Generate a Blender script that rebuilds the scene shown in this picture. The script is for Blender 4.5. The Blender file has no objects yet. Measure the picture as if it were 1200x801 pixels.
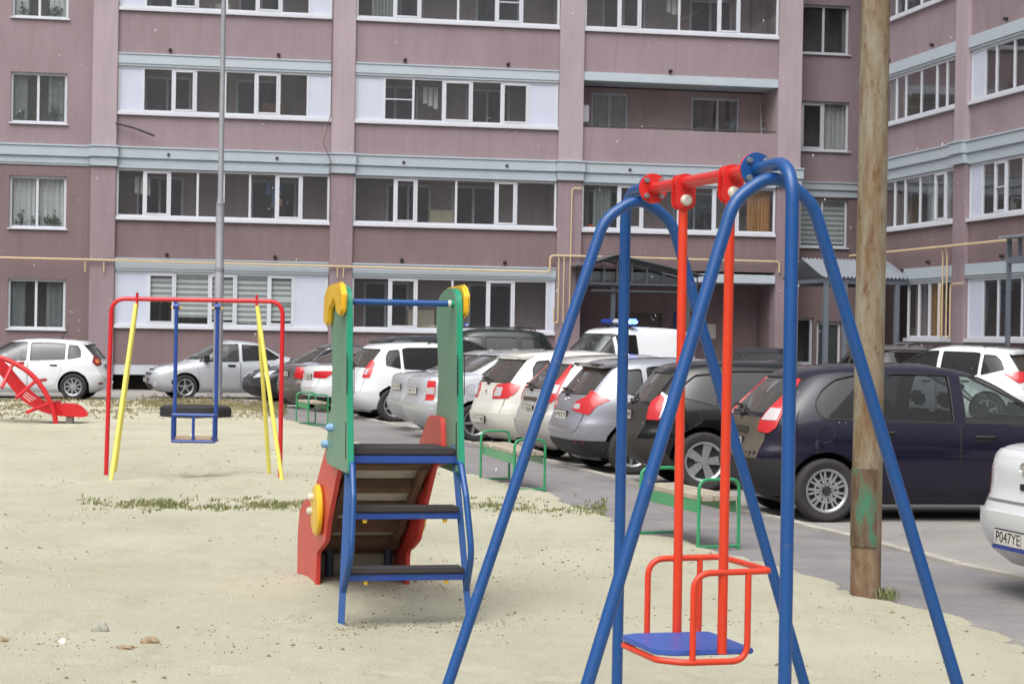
import bpy, bmesh, math, random
import numpy as np
from mathutils import Vector, Matrix
from mathutils.bvhtree import BVHTree
random.seed(7); rng = np.random.default_rng(7)
PI = math.pi
SC = bpy.context.scene
COL = SC.collection

# ------------------------------------------------------------------ camera
CAM_H, FPX, ROLL, PITCH = 1.74, 2400.0, 0.017, -0.0031
cam_d = bpy.data.cameras.new('camera'); cam = bpy.data.objects.new('camera', cam_d); COL.objects.link(cam)
cam_d.sensor_width = 36.0; cam_d.lens = 36.0*FPX/1200.0
cam_d.clip_start = 0.1; cam_d.clip_end = 3000
RCAM = Matrix.Rotation(PI/2+PITCH, 3, 'X') @ Matrix.Rotation(ROLL, 3, 'Z')
cam.matrix_world = Matrix.Translation((0, 0, CAM_H)) @ RCAM.to_4x4()
cam_d.dof.use_dof = True; cam_d.dof.focus_distance = 13.0; cam_d.dof.aperture_fstop = 11
SC.camera = cam
CP = Vector((0, 0, CAM_H))
def ray(px, py):
    return RCAM @ Vector(((px-600)/FPX, -(py-400.5)/FPX, -1.0))
def atY(px, py, Y):
    r = ray(px, py); return CP + r*(Y/r.y)
def gnd(px, py, z=0.0):
    r = ray(px, py); t = (z-CAM_H)/r.z; return CP + r*t

# ------------------------------------------------------------------ materials
_M = {}
def srgb(r, g, b):
    f = lambda c: (c/255/12.92 if c/255 <= .04045 else ((c/255+.055)/1.055)**2.4)
    return (f(r), f(g), f(b), 1)
def nodes(name):
    m = bpy.data.materials.new(name); m.use_nodes = True
    nt = m.node_tree; b = nt.nodes['Principled BSDF']; return m, nt, b
def noise(nt, scale, detail=4, rough=.6, coord='Object', vec=None, stretch=None):
    n = nt.nodes.new('ShaderNodeTexNoise'); n.inputs['Scale'].default_value = scale
    n.inputs['Detail'].default_value = detail; n.inputs['Roughness'].default_value = rough
    tc = nt.nodes.new('ShaderNodeTexCoord')
    src = tc.outputs[coord]
    if stretch:
        mp = nt.nodes.new('ShaderNodeMapping'); mp.inputs['Scale'].default_value = stretch
        nt.links.new(src, mp.inputs['Vector']); src = mp.outputs['Vector']
    nt.links.new(src, n.inputs['Vector']); return n
def ramp(nt, fac, stops):
    r = nt.nodes.new('ShaderNodeValToRGB'); e = r.color_ramp.elements
    while len(e) < len(stops): e.new(.5)
    for el, (p, c) in zip(e, stops):
        el.position = p; el.color = c if len(c) == 4 else (*c, 1)
    nt.links.new(fac, r.inputs['Fac']); return r
def mixc(nt, fac, a, b):
    m = nt.nodes.new('ShaderNodeMix'); m.data_type = 'RGBA'
    for s, v in ((0, fac), (6, a), (7, b)):
        if hasattr(v, 'node'): nt.links.new(v, m.inputs[s])
        else: m.inputs[s].default_value = v
    return m.outputs[2]
def bump(nt, b, h, strength=.3, dist=.01):
    n = nt.nodes.new('ShaderNodeBump'); n.inputs['Strength'].default_value = strength
    n.inputs['Distance'].default_value = dist
    nt.links.new(h, n.inputs['Height']); nt.links.new(n.outputs['Normal'], b.inputs['Normal'])
def sc(c, k): return (min(1, c[0]*k), min(1, c[1]*k), min(1, c[2]*k), 1)
def M(name, col=(.5, .5, .5, 1), rough=.5, metal=0, var=.12, vs=3.0, bs=0, bst=.2, bd=.005, coat=0, spec=.5, stretch=None):
    """general surface: colour mottled by noise, optional bump"""
    if name in _M: return _M[name]
    m, nt, b = nodes(name)
    b.inputs['Roughness'].default_value = rough; b.inputs['Metallic'].default_value = metal
    b.inputs['Coat Weight'].default_value = coat; b.inputs['Coat Roughness'].default_value = .08
    b.inputs['Specular IOR Level'].default_value = spec
    n = noise(nt, vs, 6, .65, stretch=stretch)
    r = ramp(nt, n.outputs['Fac'], [(.25, sc(col, 1-var)), (.5, col), (.75, sc(col, 1+var))])
    nt.links.new(r.outputs['Color'], b.inputs['Base Color'])
    if bs:
        n2 = noise(nt, bs, 5, .7); bump(nt, b, n2.outputs['Fac'], bst, bd)
    _M[name] = m; return m
def glass(name, tint=(.55, .58, .58), dust=0.0, dustcol=(.3, .28, .25, 1), refl=.05):
    if name in _M: return _M[name]
    m = bpy.data.materials.new(name); m.use_nodes = True; nt = m.node_tree; nt.nodes.clear()
    out = nt.nodes.new('ShaderNodeOutputMaterial')
    tr = nt.nodes.new('ShaderNodeBsdfTransparent'); tr.inputs['Color'].default_value = (*tint, 1)
    gl = nt.nodes.new('ShaderNodeBsdfGlossy'); gl.inputs['Roughness'].default_value = .02
    gl.inputs['Color'].default_value = (.95, .97, 1, 1)
    fr = nt.nodes.new('ShaderNodeLayerWeight'); fr.inputs['Blend'].default_value = .5
    pw = nt.nodes.new('ShaderNodeMath'); pw.operation = 'POWER'; pw.inputs[1].default_value = 4.0; nt.links.new(fr.outputs['Facing'], pw.inputs[0])
    ad = nt.nodes.new('ShaderNodeMath'); ad.operation = 'MULTIPLY_ADD'; ad.use_clamp = True; ad.inputs[1].default_value = .8; ad.inputs[2].default_value = refl
    nt.links.new(pw.outputs[0], ad.inputs[0])
    mx = nt.nodes.new('ShaderNodeMixShader'); nt.links.new(ad.outputs[0], mx.inputs[0])
    nt.links.new(tr.outputs[0], mx.inputs[1]); nt.links.new(gl.outputs[0], mx.inputs[2])
    # slightly wavy panes
    nz = noise(nt, 1.3, 2, .5); bp = nt.nodes.new('ShaderNodeBump'); bp.inputs['Strength'].default_value = .12; bp.inputs['Distance'].default_value = .02
    nt.links.new(nz.outputs['Fac'], bp.inputs['Height']); nt.links.new(bp.outputs['Normal'], gl.inputs['Normal'])
    last = mx.outputs[0]
    if dust > 0:
        df = nt.nodes.new('ShaderNodeBsdfDiffuse'); df.inputs['Color'].default_value = dustcol
        dn = noise(nt, 3.5, 5, .65); rp = ramp(nt, dn.outputs['Fac'], [(.2, (dust*.6,)*3), (.8, (min(1, dust*1.3),)*3)])
        m2 = nt.nodes.new('ShaderNodeMixShader'); nt.links.new(rp.outputs['Color'], m2.inputs[0])
        nt.links.new(last, m2.inputs[1]); nt.links.new(df.outputs[0], m2.inputs[2]); last = m2.outputs[0]
    nt.links.new(last, out.inputs['Surface']); _M[name] = m; return m
def paint(name, col, metal=0.0, rough=.32, dirt=.25, dirtcol=None, dz=.75):
    """car paint with clear coat and road dust that thins out above the sills"""
    if name in _M: return _M[name]
    m, nt, b = nodes(name)
    b.inputs['Metallic'].default_value = metal; b.inputs['Roughness'].default_value = rough; b.inputs['Specular IOR Level'].default_value = .12
    b.inputs['Coat Weight'].default_value = 1; b.inputs['Coat Roughness'].default_value = .03
    dirtcol = dirtcol or srgb(150, 142, 130)
    tc = nt.nodes.new('ShaderNodeTexCoord'); sp = nt.nodes.new('ShaderNodeSeparateXYZ'); nt.links.new(tc.outputs['Object'], sp.inputs[0])
    n = noise(nt, 4.0, 6, .7)
    mr = nt.nodes.new('ShaderNodeMapRange'); mr.inputs[1].default_value = .15; mr.inputs[2].default_value = dz; mr.inputs[3].default_value = 1; mr.inputs[4].default_value = .03
    nt.links.new(sp.outputs['Z'], mr.inputs[0])
    mu = nt.nodes.new('ShaderNodeMath'); mu.operation = 'MULTIPLY'; nt.links.new(mr.outputs[0], mu.inputs[0]); nt.links.new(n.outputs['Fac'], mu.inputs[1])
    m3 = nt.nodes.new('ShaderNodeMath'); m3.operation = 'MULTIPLY'; m3.use_clamp = True; m3.inputs[1].default_value = dirt*2; nt.links.new(mu.outputs[0], m3.inputs[0])
    c = mixc(nt, m3.outputs[0], col, dirtcol); nt.links.new(c, b.inputs['Base Color'])
    r = nt.nodes.new('ShaderNodeMapRange'); r.inputs[3].default_value = rough; r.inputs[4].default_value = .8; nt.links.new(m3.outputs[0], r.inputs[0]); nt.links.new(r.outputs[0], b.inputs['Roughness'])
    r2 = nt.nodes.new('ShaderNodeMapRange'); r2.inputs[2].default_value = .5; r2.inputs[3].default_value = 1.0 if max(col[:3]) > .1 else .6; r2.inputs[4].default_value = .05; nt.links.new(m3.outputs[0], r2.inputs[0]); nt.links.new(r2.outputs[0], b.inputs['Coat Weight'])
    _M[name] = m; return m

# ------------------------------------------------------------------ mesh helpers
class MB:
    def __init__(s): s.v = []; s.f = []
    def add(s, vs, fs):
        o = len(s.v); s.v += [Vector(v) for v in vs]; s.f += [tuple(i+o for i in f) for f in fs]; return s
    def box(s, x0, x1, y0, y1, z0, z1, T=None):
        vs = [Vector((x, y, z)) for z in (z0, z1) for y in (y0, y1) for x in (x0, x1)]
        if T: vs = [T(v) if callable(T) else T @ v for v in vs]
        return s.add(vs, [(0, 2, 3, 1), (4, 5, 7, 6), (0, 1, 5, 4), (2, 6, 7, 3), (0, 4, 6, 2), (1, 3, 7, 5)])
    def tube(s, pts, r, n=12, caps=True, closed=False):
        pts = [Vector(p) for p in pts]; N = len(pts); o = len(s.v)
        rs = r if isinstance(r, (list, tuple)) else [r]*N
        ref = None
        for i, p in enumerate(pts):
            if closed: t = (pts[(i+1) % N]-pts[i-1])
            else: t = pts[min(i+1, N-1)]-pts[max(i-1, 0)]
            t.normalize()
            if ref is None:
                ref = t.orthogonal().normalized()
            ref = (ref - t*ref.dot(t)).normalized(); b = t.cross(ref)
            for k in range(n):
                a = 2*PI*k/n; s.v.append(p+(ref*math.cos(a)+b*math.sin(a))*rs[i])
        M_ = N if closed else N-1
        for i in range(M_):
            j = (i+1) % N
            for k in range(n):
                k2 = (k+1) % n; s.f.append((o+i*n+k, o+i*n+k2, o+j*n+k2, o+j*n+k))
        if caps and not closed:
            s.f.append(tuple(o+k for k in range(n))[::-1]); s.f.append(tuple(o+(N-1)*n+k for k in range(n)))
        return s
    def lathe(s, prof, T=None, n=32, closed=False):
        """prof: (r, h) about local z; T maps to place"""
        o = len(s.v); P = len(prof)
        for k in range(n):
            a = 2*PI*k/n
            for r, h in prof:
                v = Vector((r*math.cos(a), r*math.sin(a), h)); s.v.append(T @ v if T else v)
        for k in range(n):
            k2 = (k+1) % n
            for i in range(P if closed else P-1):
                i2 = (i+1) % P
                s.f.append((o+k*P+i, o+k2*P+i, o+k2*P+i2, o+k*P+i2))
        return s
    def prism(s, poly, h0, h1, T):
        """poly in (u,v); T(u,v,h) -> point"""
        n = len(poly); vs = [T(u, v, h0) for u, v in poly]+[T(u, v, h1) for u, v in poly]
        fs = [tuple(range(n))[::-1], tuple(range(n, 2*n))]+[(i, (i+1) % n, n+(i+1) % n, n+i) for i in range(n)]
        return s.add(vs, fs)
    def build(s, name, mat, parent=None, bevel=0, seg=2, smooth=True, ang=35):
        me = bpy.data.meshes.new(name); bm = bmesh.new()
        vs = [bm.verts.new(v) for v in s.v]
        for f in s.f:
            try: bm.faces.new([vs[i] for i in f])
            except ValueError: pass
        bmesh.ops.recalc_face_normals(bm, faces=bm.faces)
        if bevel:
            es = [e for e in bm.edges if len(e.link_faces) == 2 and e.calc_face_angle(0) > .5]
            bmesh.ops.bevel(bm, geom=es, offset=bevel, segments=seg, affect='EDGES', clamp_overlap=True)
        bm.to_mesh(me); bm.free()
        return link(name, me, mat, parent, smooth, ang)
def link(name, me, mat, parent=None, smooth=True, ang=35):
    if smooth and len(me.polygons):
        me.polygons.foreach_set('use_smooth', [True]*len(me.polygons)); me.set_sharp_from_angle(angle=math.radians(ang))
    o = bpy.data.objects.new(name, me); COL.objects.link(o)
    if mat and not me.materials: me.materials.append(mat)
    if parent: o.parent = parent
    return o
def thing(name, label, cat, loc=(0, 0, 0), rotz=0, group=None):
    o = bpy.data.objects.new(name, None); COL.objects.link(o); o.location = loc; o.rotation_euler = (0, 0, rotz)
    o.empty_display_size = .2
    o['label'] = label; o['category'] = cat
    if group: o['group'] = group
    return o
def tag(o, label, cat, group=None, kind=None):
    o['label'] = label; o['category'] = cat
    if group: o['group'] = group
    if kind: o['kind'] = kind
    return o
def copy_thing(root, label=None, loc=None, rotz=None):
    def rec(o, par):
        c = o.copy(); COL.objects.link(c)
        if par: c.parent = par
        for ch in o.children: rec(ch, c)
        return c
    r = rec(root, None)
    if label: r['label'] = label
    if loc is not None: r.location = loc
    if rotz is not None: r.rotation_euler = (0, 0, rotz)
    return r
def fillet(pts, r, n=6):
    pts = [Vector(p) for p in pts]; out = [pts[0]]
    rr = r if isinstance(r, (list, tuple)) else [r]*(len(pts)-2)
    for i in range(1, len(pts)-1):
        p = pts[i]; a = (pts[i-1]-p); b = (pts[i+1]-p); la, lb = a.length, b.length; a.normalize(); b.normalize()
        ang = a.angle(b)
        if ang > PI-.02: out.append(p); continue
        d = min(rr[i-1]/math.tan(ang/2), la*.49, lb*.49); A = p+a*d; B = p+b*d
        for k in range(n+1):
            t = k/n; out.append(A*(1-t)**2+p*2*t*(1-t)+B*t*t)
    out.append(pts[-1]); return out
def chaikin(p, it=2, keep=True):
    p = [tuple(map(float, q)) for q in p]
    for _ in range(it):
        q = [p[0]]
        for a, b in zip(p[:-1], p[1:]):
            q.append(tuple(.75*x+.25*y for x, y in zip(a, b))); q.append(tuple(.25*x+.75*y for x, y in zip(a, b)))
        q.append(p[-1]); p = q
    return p
def rpoly(poly, r, n=4):
    """2-D polygon with rounded corners"""
    P = [Vector((a, b, 0)) for a, b in poly]; N = len(P); out = []
    for i in range(N):
        p = P[i]; a = P[i-1]-p; b = P[(i+1) % N]-p; la, lb = a.length, b.length
        d = min(r, la*.45, lb*.45); A = p+a.normalized()*d; B = p+b.normalized()*d
        for k in range(n+1):
            t = k/n; q = A*(1-t)**2+p*2*t*(1-t)+B*t*t; out.append((q.x, q.y))
    return out

# ------------------------------------------------------------------ light and sky (overcast)
SUN_EL, SUN_AZ = math.radians(55), math.radians(200)   # azimuth the light comes from, measured like sun_rotation
w = bpy.data.worlds.new('World'); SC.world = w; w.use_nodes = True
nt = w.node_tree; bg = nt.nodes['Background']
sky = nt.nodes.new('ShaderNodeTexSky'); sky.sky_type = 'NISHITA'; sky.sun_disc = False
sky.sun_elevation = SUN_EL; sky.sun_rotation = SUN_AZ; sky.air_density = 1.0; sky.dust_density = 6.0; sky.ozone_density = 1.0
hs = nt.nodes.new('ShaderNodeHueSaturation'); hs.inputs['Saturation'].default_value = .24
nt.links.new(sky.outputs[0], hs.inputs['Color'])
# overcast: the zenith is about three times as bright as the horizon
tcw = nt.nodes.new('ShaderNodeTexCoord'); spw = nt.nodes.new('ShaderNodeSeparateXYZ'); nt.links.new(tcw.outputs['Generated'], spw.inputs[0])
mxw = nt.nodes.new('ShaderNodeMath'); mxw.operation = 'MULTIPLY_ADD'; mxw.use_clamp = False; mxw.inputs[1].default_value = 1.25; mxw.inputs[2].default_value = .38
clw = nt.nodes.new('ShaderNodeClamp'); nt.links.new(spw.outputs['Z'], clw.inputs['Value']); nt.links.new(clw.outputs[0], mxw.inputs[0])
mw = nt.nodes.new('ShaderNodeMix'); mw.data_type = 'RGBA'; mw.blend_type = 'MULTIPLY'; mw.inputs[0].default_value = 1
nt.links.new(hs.outputs[0], mw.inputs[6]); nt.links.new(mxw.outputs[0], mw.inputs[7]); nt.links.new(mw.outputs[2], bg.inputs['Color'])
bg.inputs['Strength'].default_value = .13
sl = bpy.data.lights.new('sun', 'SUN'); sl.energy = 1.4; sl.angle = math.radians(70); sl.color = (1, .985, .965)
so = bpy.data.objects.new('sun', sl); COL.objects.link(so)
# direction towards the sun: nishita rotation is clockwise from +Y
sd = Vector((math.sin(SUN_AZ)*math.cos(SUN_EL), math.cos(SUN_AZ)*math.cos(SUN_EL), math.sin(SUN_EL)))
so.rotation_euler = sd.to_track_quat('Z', 'Y').to_euler(); so.location = (0, 0, 40)
SC.view_settings.view_transform = 'Standard'; SC.view_settings.look = 'None'; SC.view_settings.gamma = 1
SC.view_settings.exposure = 0.26; SC.view_settings.use_curve_mapping = False
# ================================================================== GROUND
def asphalt(name, c, crack=.5):
    m, nt, b = nodes(name)
    n1 = noise(nt, .35, 5, .6, 'Object'); n2 = noise(nt, 60, 3, .7, 'Object'); n3 = noise(nt, 2.2, 6, .65, 'Object')
    a = ramp(nt, n1.outputs['Fac'], [(.3, sc(c, .82)), (.7, sc(c, 1.15))])
    d = ramp(nt, n3.outputs['Fac'], [(.42, (0, 0, 0)), (.68, (1, 1, 1))])
    c2 = mixc(nt, d.outputs['Color'], a.outputs['Color'], sc(srgb(178, 170, 155), .8))
    mm = nt.nodes.new('ShaderNodeMix'); mm.data_type = 'RGBA'; mm.inputs[0].default_value = .35
    nt.links.new(a.outputs['Color'], mm.inputs[6]); nt.links.new(c2, mm.inputs[7])
    g = ramp(nt, n2.outputs['Fac'], [(.3, (.8, .8, .8)), (.7, (1.15, 1.15, 1.15))])
    mu = nt.nodes.new('ShaderNodeMix'); mu.data_type = 'RGBA'; mu.blend_type = 'MULTIPLY'; mu.inputs[0].default_value = 1
    nt.links.new(mm.outputs[2], mu.inputs[6]); nt.links.new(g.outputs['Color'], mu.inputs[7])
    last = mu.outputs[2]
    if crack:
        vo = nt.nodes.new('ShaderNodeTexVoronoi'); vo.feature = 'DISTANCE_TO_EDGE'; vo.inputs['Scale'].default_value = .42
        tc = nt.nodes.new('ShaderNodeTexCoord'); nv = noise(nt, 1.2, 4, .7)
        ad = nt.nodes.new('ShaderNodeMix'); ad.data_type = 'RGBA'; ad.blend_type = 'ADD'; ad.inputs[0].default_value = .8
        nt.links.new(tc.outputs['Object'], ad.inputs[6]); nt.links.new(nv.outputs['Color'], ad.inputs[7]); nt.links.new(ad.outputs[2], vo.inputs['Vector'])
        cr = ramp(nt, vo.outputs['Distance'], [(.0, (.55, .55, .55)), (.012, (1, 1, 1))])
        m2 = nt.nodes.new('ShaderNodeMix'); m2.data_type = 'RGBA'; m2.blend_type = 'MULTIPLY'; m2.inputs[0].default_value = crack
        nt.links.new(last, m2.inputs[6]); nt.links.new(cr.outputs['Color'], m2.inputs[7]); last = m2.outputs[2]
    nt.links.new(last, b.inputs['Base Color']); b.inputs['Roughness'].default_value = .85; b.inputs['Specular IOR Level'].default_value = .3
    bump(nt, b, n2.outputs['Fac'], .35, .01); return m
M_road = asphalt('dusty_asphalt', srgb(146, 143, 140)); M_path = asphalt('path_asphalt', srgb(122, 120, 122), .35)
def structure(o): o['kind'] = 'structure'; return o
mb = MB(); mb.add([(-400, -60, 0), (400, -60, 0), (400, 700, 0), (-400, 700, 0)], [(0, 1, 2, 3)])
structure(mb.build('ground', M_road, smooth=False))

# path beside the playground with a low kerb towards the parking
kerb_px = [(1330, 702), (1200, 672), (1123, 657), (1055, 639), (999, 625), (935, 610), (867, 592), (803, 578), (724, 558), (648, 538), (545, 516), (470, 498), (405, 483), (350, 474)]
KP = [gnd(x, y, .06) for x, y in kerb_px]
KP = [Vector(p) for p in chaikin([tuple(p) for p in KP], 1)]
edge_px = [(1330, 800), (1200, 746), (1123, 712), (1040, 699), (999, 679), (935, 661), (860, 643), (823, 632), (755, 621), (721, 601), (681, 586), (639, 572), (545, 549), (440, 522), (383, 499), (329, 488), (302, 477), (282, 471)]
EP = [gnd(x, y, .05) for x, y in edge_px]
n = len(KP)
def resample(P, n):
    P = [Vector(p) for p in P]; L = [0]
    for a, b in zip(P[:-1], P[1:]): L.append(L[-1]+(b-a).length)
    out = []
    for k in range(n):
        t = L[-1]*k/(n-1); i = min(max(j for j in range(len(L)) if L[j] <= t+1e-9), len(P)-2)
        out.append(P[i].lerp(P[i+1], (t-L[i])/(L[i+1]-L[i])))
    return out
A = resample(KP, 60); B = resample([p+Vector((-.7, -.25, 0)) for p in EP], 60)
mb = MB(); vs = []; fs = []
for i in range(60):
    vs += [Vector((A[i].x, A[i].y, .022)), Vector((B[i].x, B[i].y, .022)), Vector((A[i].x, A[i].y, -.02))]
for i in range(59):
    a = 3*i; fs += [(a, a+1, a+4, a+3), (a, a+3, a+5, a+2)]
mb.add(vs, fs); structure(mb.build('path', M_path, ang=60))
M_kerb = M('kerb_concrete', srgb(165, 160, 152), .9, var=.25, vs=2.5, bs=40, bst=.4)
mb = MB(); A = resample(KP, 90)
for i in range(0, 89):
    a, b = A[i], A[i+1]; t = (b-a).normalized(); nrm = Vector((t.y, -t.x, 0))*.055
    if i % 3 == 2: b = b-t*.012
    dz = .05+rng.normal(0, .004)
    mb.add([a-nrm, a+nrm, b+nrm, b-nrm], [(0, 1, 2, 3)])
    o = len(mb.v)
    for q in (a-nrm, a+nrm, b+nrm, b-nrm): mb.v.append(Vector((q.x, q.y, -.02)))
    for k in range(4): mb.v[o-4+k] = Vector((mb.v[o-4+k].x, mb.v[o-4+k].y, dz))
    mb.f += [(o-4+k, o-4+(k+1) % 4, o+(k+1) % 4, o+k) for k in range(4)]
structure(mb.build('kerb', M_kerb, smooth=False))

# sand: one sheet whose height sinks under the asphalt along an uneven edge
far_px = [(282, 471), (236, 474), (190, 473), (150, 468.5), (60, 470), (-60, 472), (-250, 474)]
bound = [p for p in EP]+[gnd(x, y, .03) for x, y in far_px]
bx = np.array([[p.x, p.y] for p in bound]); poly = np.vstack([bx, [[-30, 40], [-30, -8], [7, -8]]])
def vnoise(x, y, s, seed):
    r = np.random.default_rng(seed); G = r.random((256, 256)); x = x*s+1000; y = y*s+1000
    xi = np.floor(x).astype(int); yi = np.floor(y).astype(int); fx = x-xi; fy = y-yi; fx = fx*fx*(3-2*fx); fy = fy*fy*(3-2*fy)
    g = lambda a, b: G[a % 256, b % 256]
    return (g(xi, yi)*(1-fx)+g(xi+1, yi)*fx)*(1-fy)+(g(xi, yi+1)*(1-fx)+g(xi+1, yi+1)*fx)*fy-.5
def signed_dist(X, Y):
    d = np.full(X.shape, 1e9)
    for (x0, y0), (x1, y1) in zip(bx[:-1], bx[1:]):
        vx, vy = x1-x0, y1-y0; t = np.clip(((X-x0)*vx+(Y-y0)*vy)/(vx*vx+vy*vy), 0, 1)
        d = np.minimum(d, np.hypot(X-x0-t*vx, Y-y0-t*vy))
    ins = np.zeros(X.shape, bool); n = len(poly)
    for i in range(n):
        x0, y0 = poly[i]; x1, y1 = poly[(i+1) % n]
        if y0 == y1: continue
        c = ((y0 > Y) != (y1 > Y)) & (X < (x1-x0)*(Y-y0)/(y1-y0)+x0); ins ^= c
    return np.where(ins, d, -d)
SLIDE_M = Vector((-.596, 11.99, 0)); SLD = Vector((-.242, .970, 0)); SLR = Vector((.970, .242, 0))
_fr = np.random.default_rng(31); FOOT = []
for _ in range(16):                                   # trails of footprints
    y = _fr.uniform(6.5, 24); x = _fr.uniform(-.24, .12)*y; a = _fr.uniform(0, 6.28)
    for k in range(_fr.integers(6, 14)):
        s_ = 1 if k % 2 else -1; FOOT.append((x-math.sin(a)*.09*s_+_fr.normal(0, .04), y+math.cos(a)*.09*s_+_fr.normal(0, .04), a+_fr.normal(0, .2), _fr.uniform(.018, .036)))
        x += math.cos(a)*.42; y += math.sin(a)*.42; a += _fr.normal(0, .12)
for _ in range(90):                                   # trampled ground at the ladder and under the seats
    c = [(SLIDE_M.x, SLIDE_M.y-.2), (SLIDE_M.x-.5, SLIDE_M.y+2.6), (.8, 8.2), (-3.8, 24.0)][_fr.integers(0, 4)]
    FOOT.append((c[0]+_fr.normal(0, .5), c[1]+_fr.normal(0, .5), _fr.uniform(0, 6.28), _fr.uniform(.012, .03)))
def sand_h(X, Y):
    X = np.asarray(X, float); Y = np.asarray(Y, float)
    sdv = signed_dist(X, Y)+vnoise(X, Y, 1.6, 3)*.16+vnoise(X, Y, 5, 4)*.2
    e = np.clip((sdv+.12)/.36, 0, 1); e = e*e*(3-2*e)
    h = .052+.022*vnoise(X, Y, .45, 1)+.02*vnoise(X, Y, 2.1, 2)+.014*vnoise(X, Y, 6, 5)*np.clip(vnoise(X, Y, .9, 8)*3+.6, 0, 1)+.005*vnoise(X, Y, 17, 6)
    for fx_, fy_, fa_, fd_ in FOOT:
        dx, dy = X-fx_, Y-fy_; ca, sa = math.cos(fa_), math.sin(fa_); q = ((dx*ca+dy*sa)/.145)**2+((dy*ca-dx*sa)/.06)**2
        h = h-fd_*np.exp(-q**1.5)+fd_*.5*np.exp(-((q-2.0)/.9)**2)
    # heap under the chute, hollow in front of the ladder
    p = SLIDE_M+SLD*1.75; h = h+.07*np.exp(-((X-p.x)**2+(Y-p.y)**2)/.25)
    p = SLIDE_M+SLD*(.3)+SLR*.05; h = h-.022*np.exp(-((X-p.x)**2+(Y-p.y)**2)/.3)
    p = SLIDE_M-SLD*.12; h = h-.016*np.exp(-((X-p.x)**2+(Y-p.y)**2)/.2)
    for q_ in (gnd(228, 560), Vector((.75, 8.1, 0))): h = h-.025*np.exp(-((X-q_.x)**2+(Y-q_.y)**2)/.22)+.02*np.exp(-((X-q_.x-.5)**2+(Y-q_.y)**2)/.12)
    # low bank at the far left
    h = h+.12*np.exp(-((X+9.2)/4.2)**2-((Y-43)/2.6)**2)
    h = np.maximum(h, .028+.004*vnoise(X, Y, 9, 15))
    return (h+.06)*e-.06
_gx = np.arange(-18, 8, .08); _gy = np.arange(0, 53, .08); _GH = sand_h(*np.meshgrid(_gx, _gy))
def hs_(x, y):
    i = min(max((x+18)/.08, 0), len(_gx)-2.001); j = min(max(y/.08, 0), len(_gy)-2.001); a, b_ = int(i), int(j); u, v = i-a, j-b_
    return float((_GH[b_, a]*(1-u)+_GH[b_, a+1]*u)*(1-v)+(_GH[b_+1, a]*(1-u)+_GH[b_+1, a+1]*u)*v)
def spacing(y): return .05+.004*max(y, 0)
ys = [1.5]
while ys[-1] < 52: ys.append(ys[-1]+max(.055, .0062*ys[-1]))
ys = np.array(ys); us = np.linspace(-1, 1, 330)
X = np.outer(ys*.30+1.6, us)-.6; Y = np.repeat(ys[:, None], len(us), 1); Z = sand_h(X, Y)
ny, nx = X.shape; V = np.stack([X, Y, Z], -1).reshape(-1, 3)
I = np.arange(ny*nx).reshape(ny, nx); F = np.stack([I[:-1, :-1], I[:-1, 1:], I[1:, 1:], I[1:, :-1]], -1).reshape(-1, 4)
keep = (V[F][:, :, 2].max(1) > -.045); F = F[keep]
used = np.unique(F); rm = -np.ones(len(V), int); rm[used] = np.arange(len(used))
me = bpy.data.meshes.new('sand'); me.from_pydata(V[used].tolist(), [], rm[F].tolist()); me.update()
m, nt, b = nodes('sand'); b.inputs['Roughness'].default_value = .95; b.inputs['Specular IOR Level'].default_value = .15
n1 = noise(nt, .5, 6, .6); n2 = noise(nt, 9, 7, .75); n3 = noise(nt, 120, 3, .7); n4 = noise(nt, 2.3, 7, .72, stretch=(1, .35, 1))
base = ramp(nt, n1.outputs['Fac'], [(.3, srgb(193, 189, 166)), (.7, srgb(209, 205, 184))])
dk = ramp(nt, n2.outputs['Fac'], [(.60, (0, 0, 0)), (.74, (1, 1, 1))])
dk2 = ramp(nt, n4.outputs['Fac'], [(.50, (0, 0, 0)), (.70, (1, 1, 1))])
mul = nt.nodes.new('ShaderNodeMath'); mul.operation = 'MULTIPLY'; nt.links.new(dk.outputs['Color'], mul.inputs[0]); nt.links.new(dk2.outputs['Color'], mul.inputs[1])
c = mixc(nt, mul.outputs[0], base.outputs['Color'], srgb(112, 102, 82))
m3 = nt.nodes.new('ShaderNodeMath'); m3.operation = 'MULTIPLY'; m3.inputs[1].default_value = .38; nt.links.new(dk2.outputs['Color'], m3.inputs[0])
c = mixc(nt, m3.outputs[0], c, srgb(172, 166, 146))
g = ramp(nt, n3.outputs['Fac'], [(.3, (.86, .86, .86)), (.7, (1.1, 1.1, 1.1))])
mu = nt.nodes.new('ShaderNodeMix'); mu.data_type = 'RGBA'; mu.blend_type = 'MULTIPLY'; mu.inputs[0].default_value = 1
nt.links.new(c, mu.inputs[6]); nt.links.new(g.outputs['Color'], mu.inputs[7]); nt.links.new(mu.outputs[2], b.inputs['Base Color'])
ad = nt.nodes.new('ShaderNodeMath'); ad.operation = 'ADD'; nt.links.new(n2.outputs['Fac'], ad.inputs[0]); nt.links.new(n3.outputs['Fac'], ad.inputs[1])
bump(nt, b, ad.outputs[0], .8, .03)
structure(link('sand', me, m, ang=180))

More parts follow.
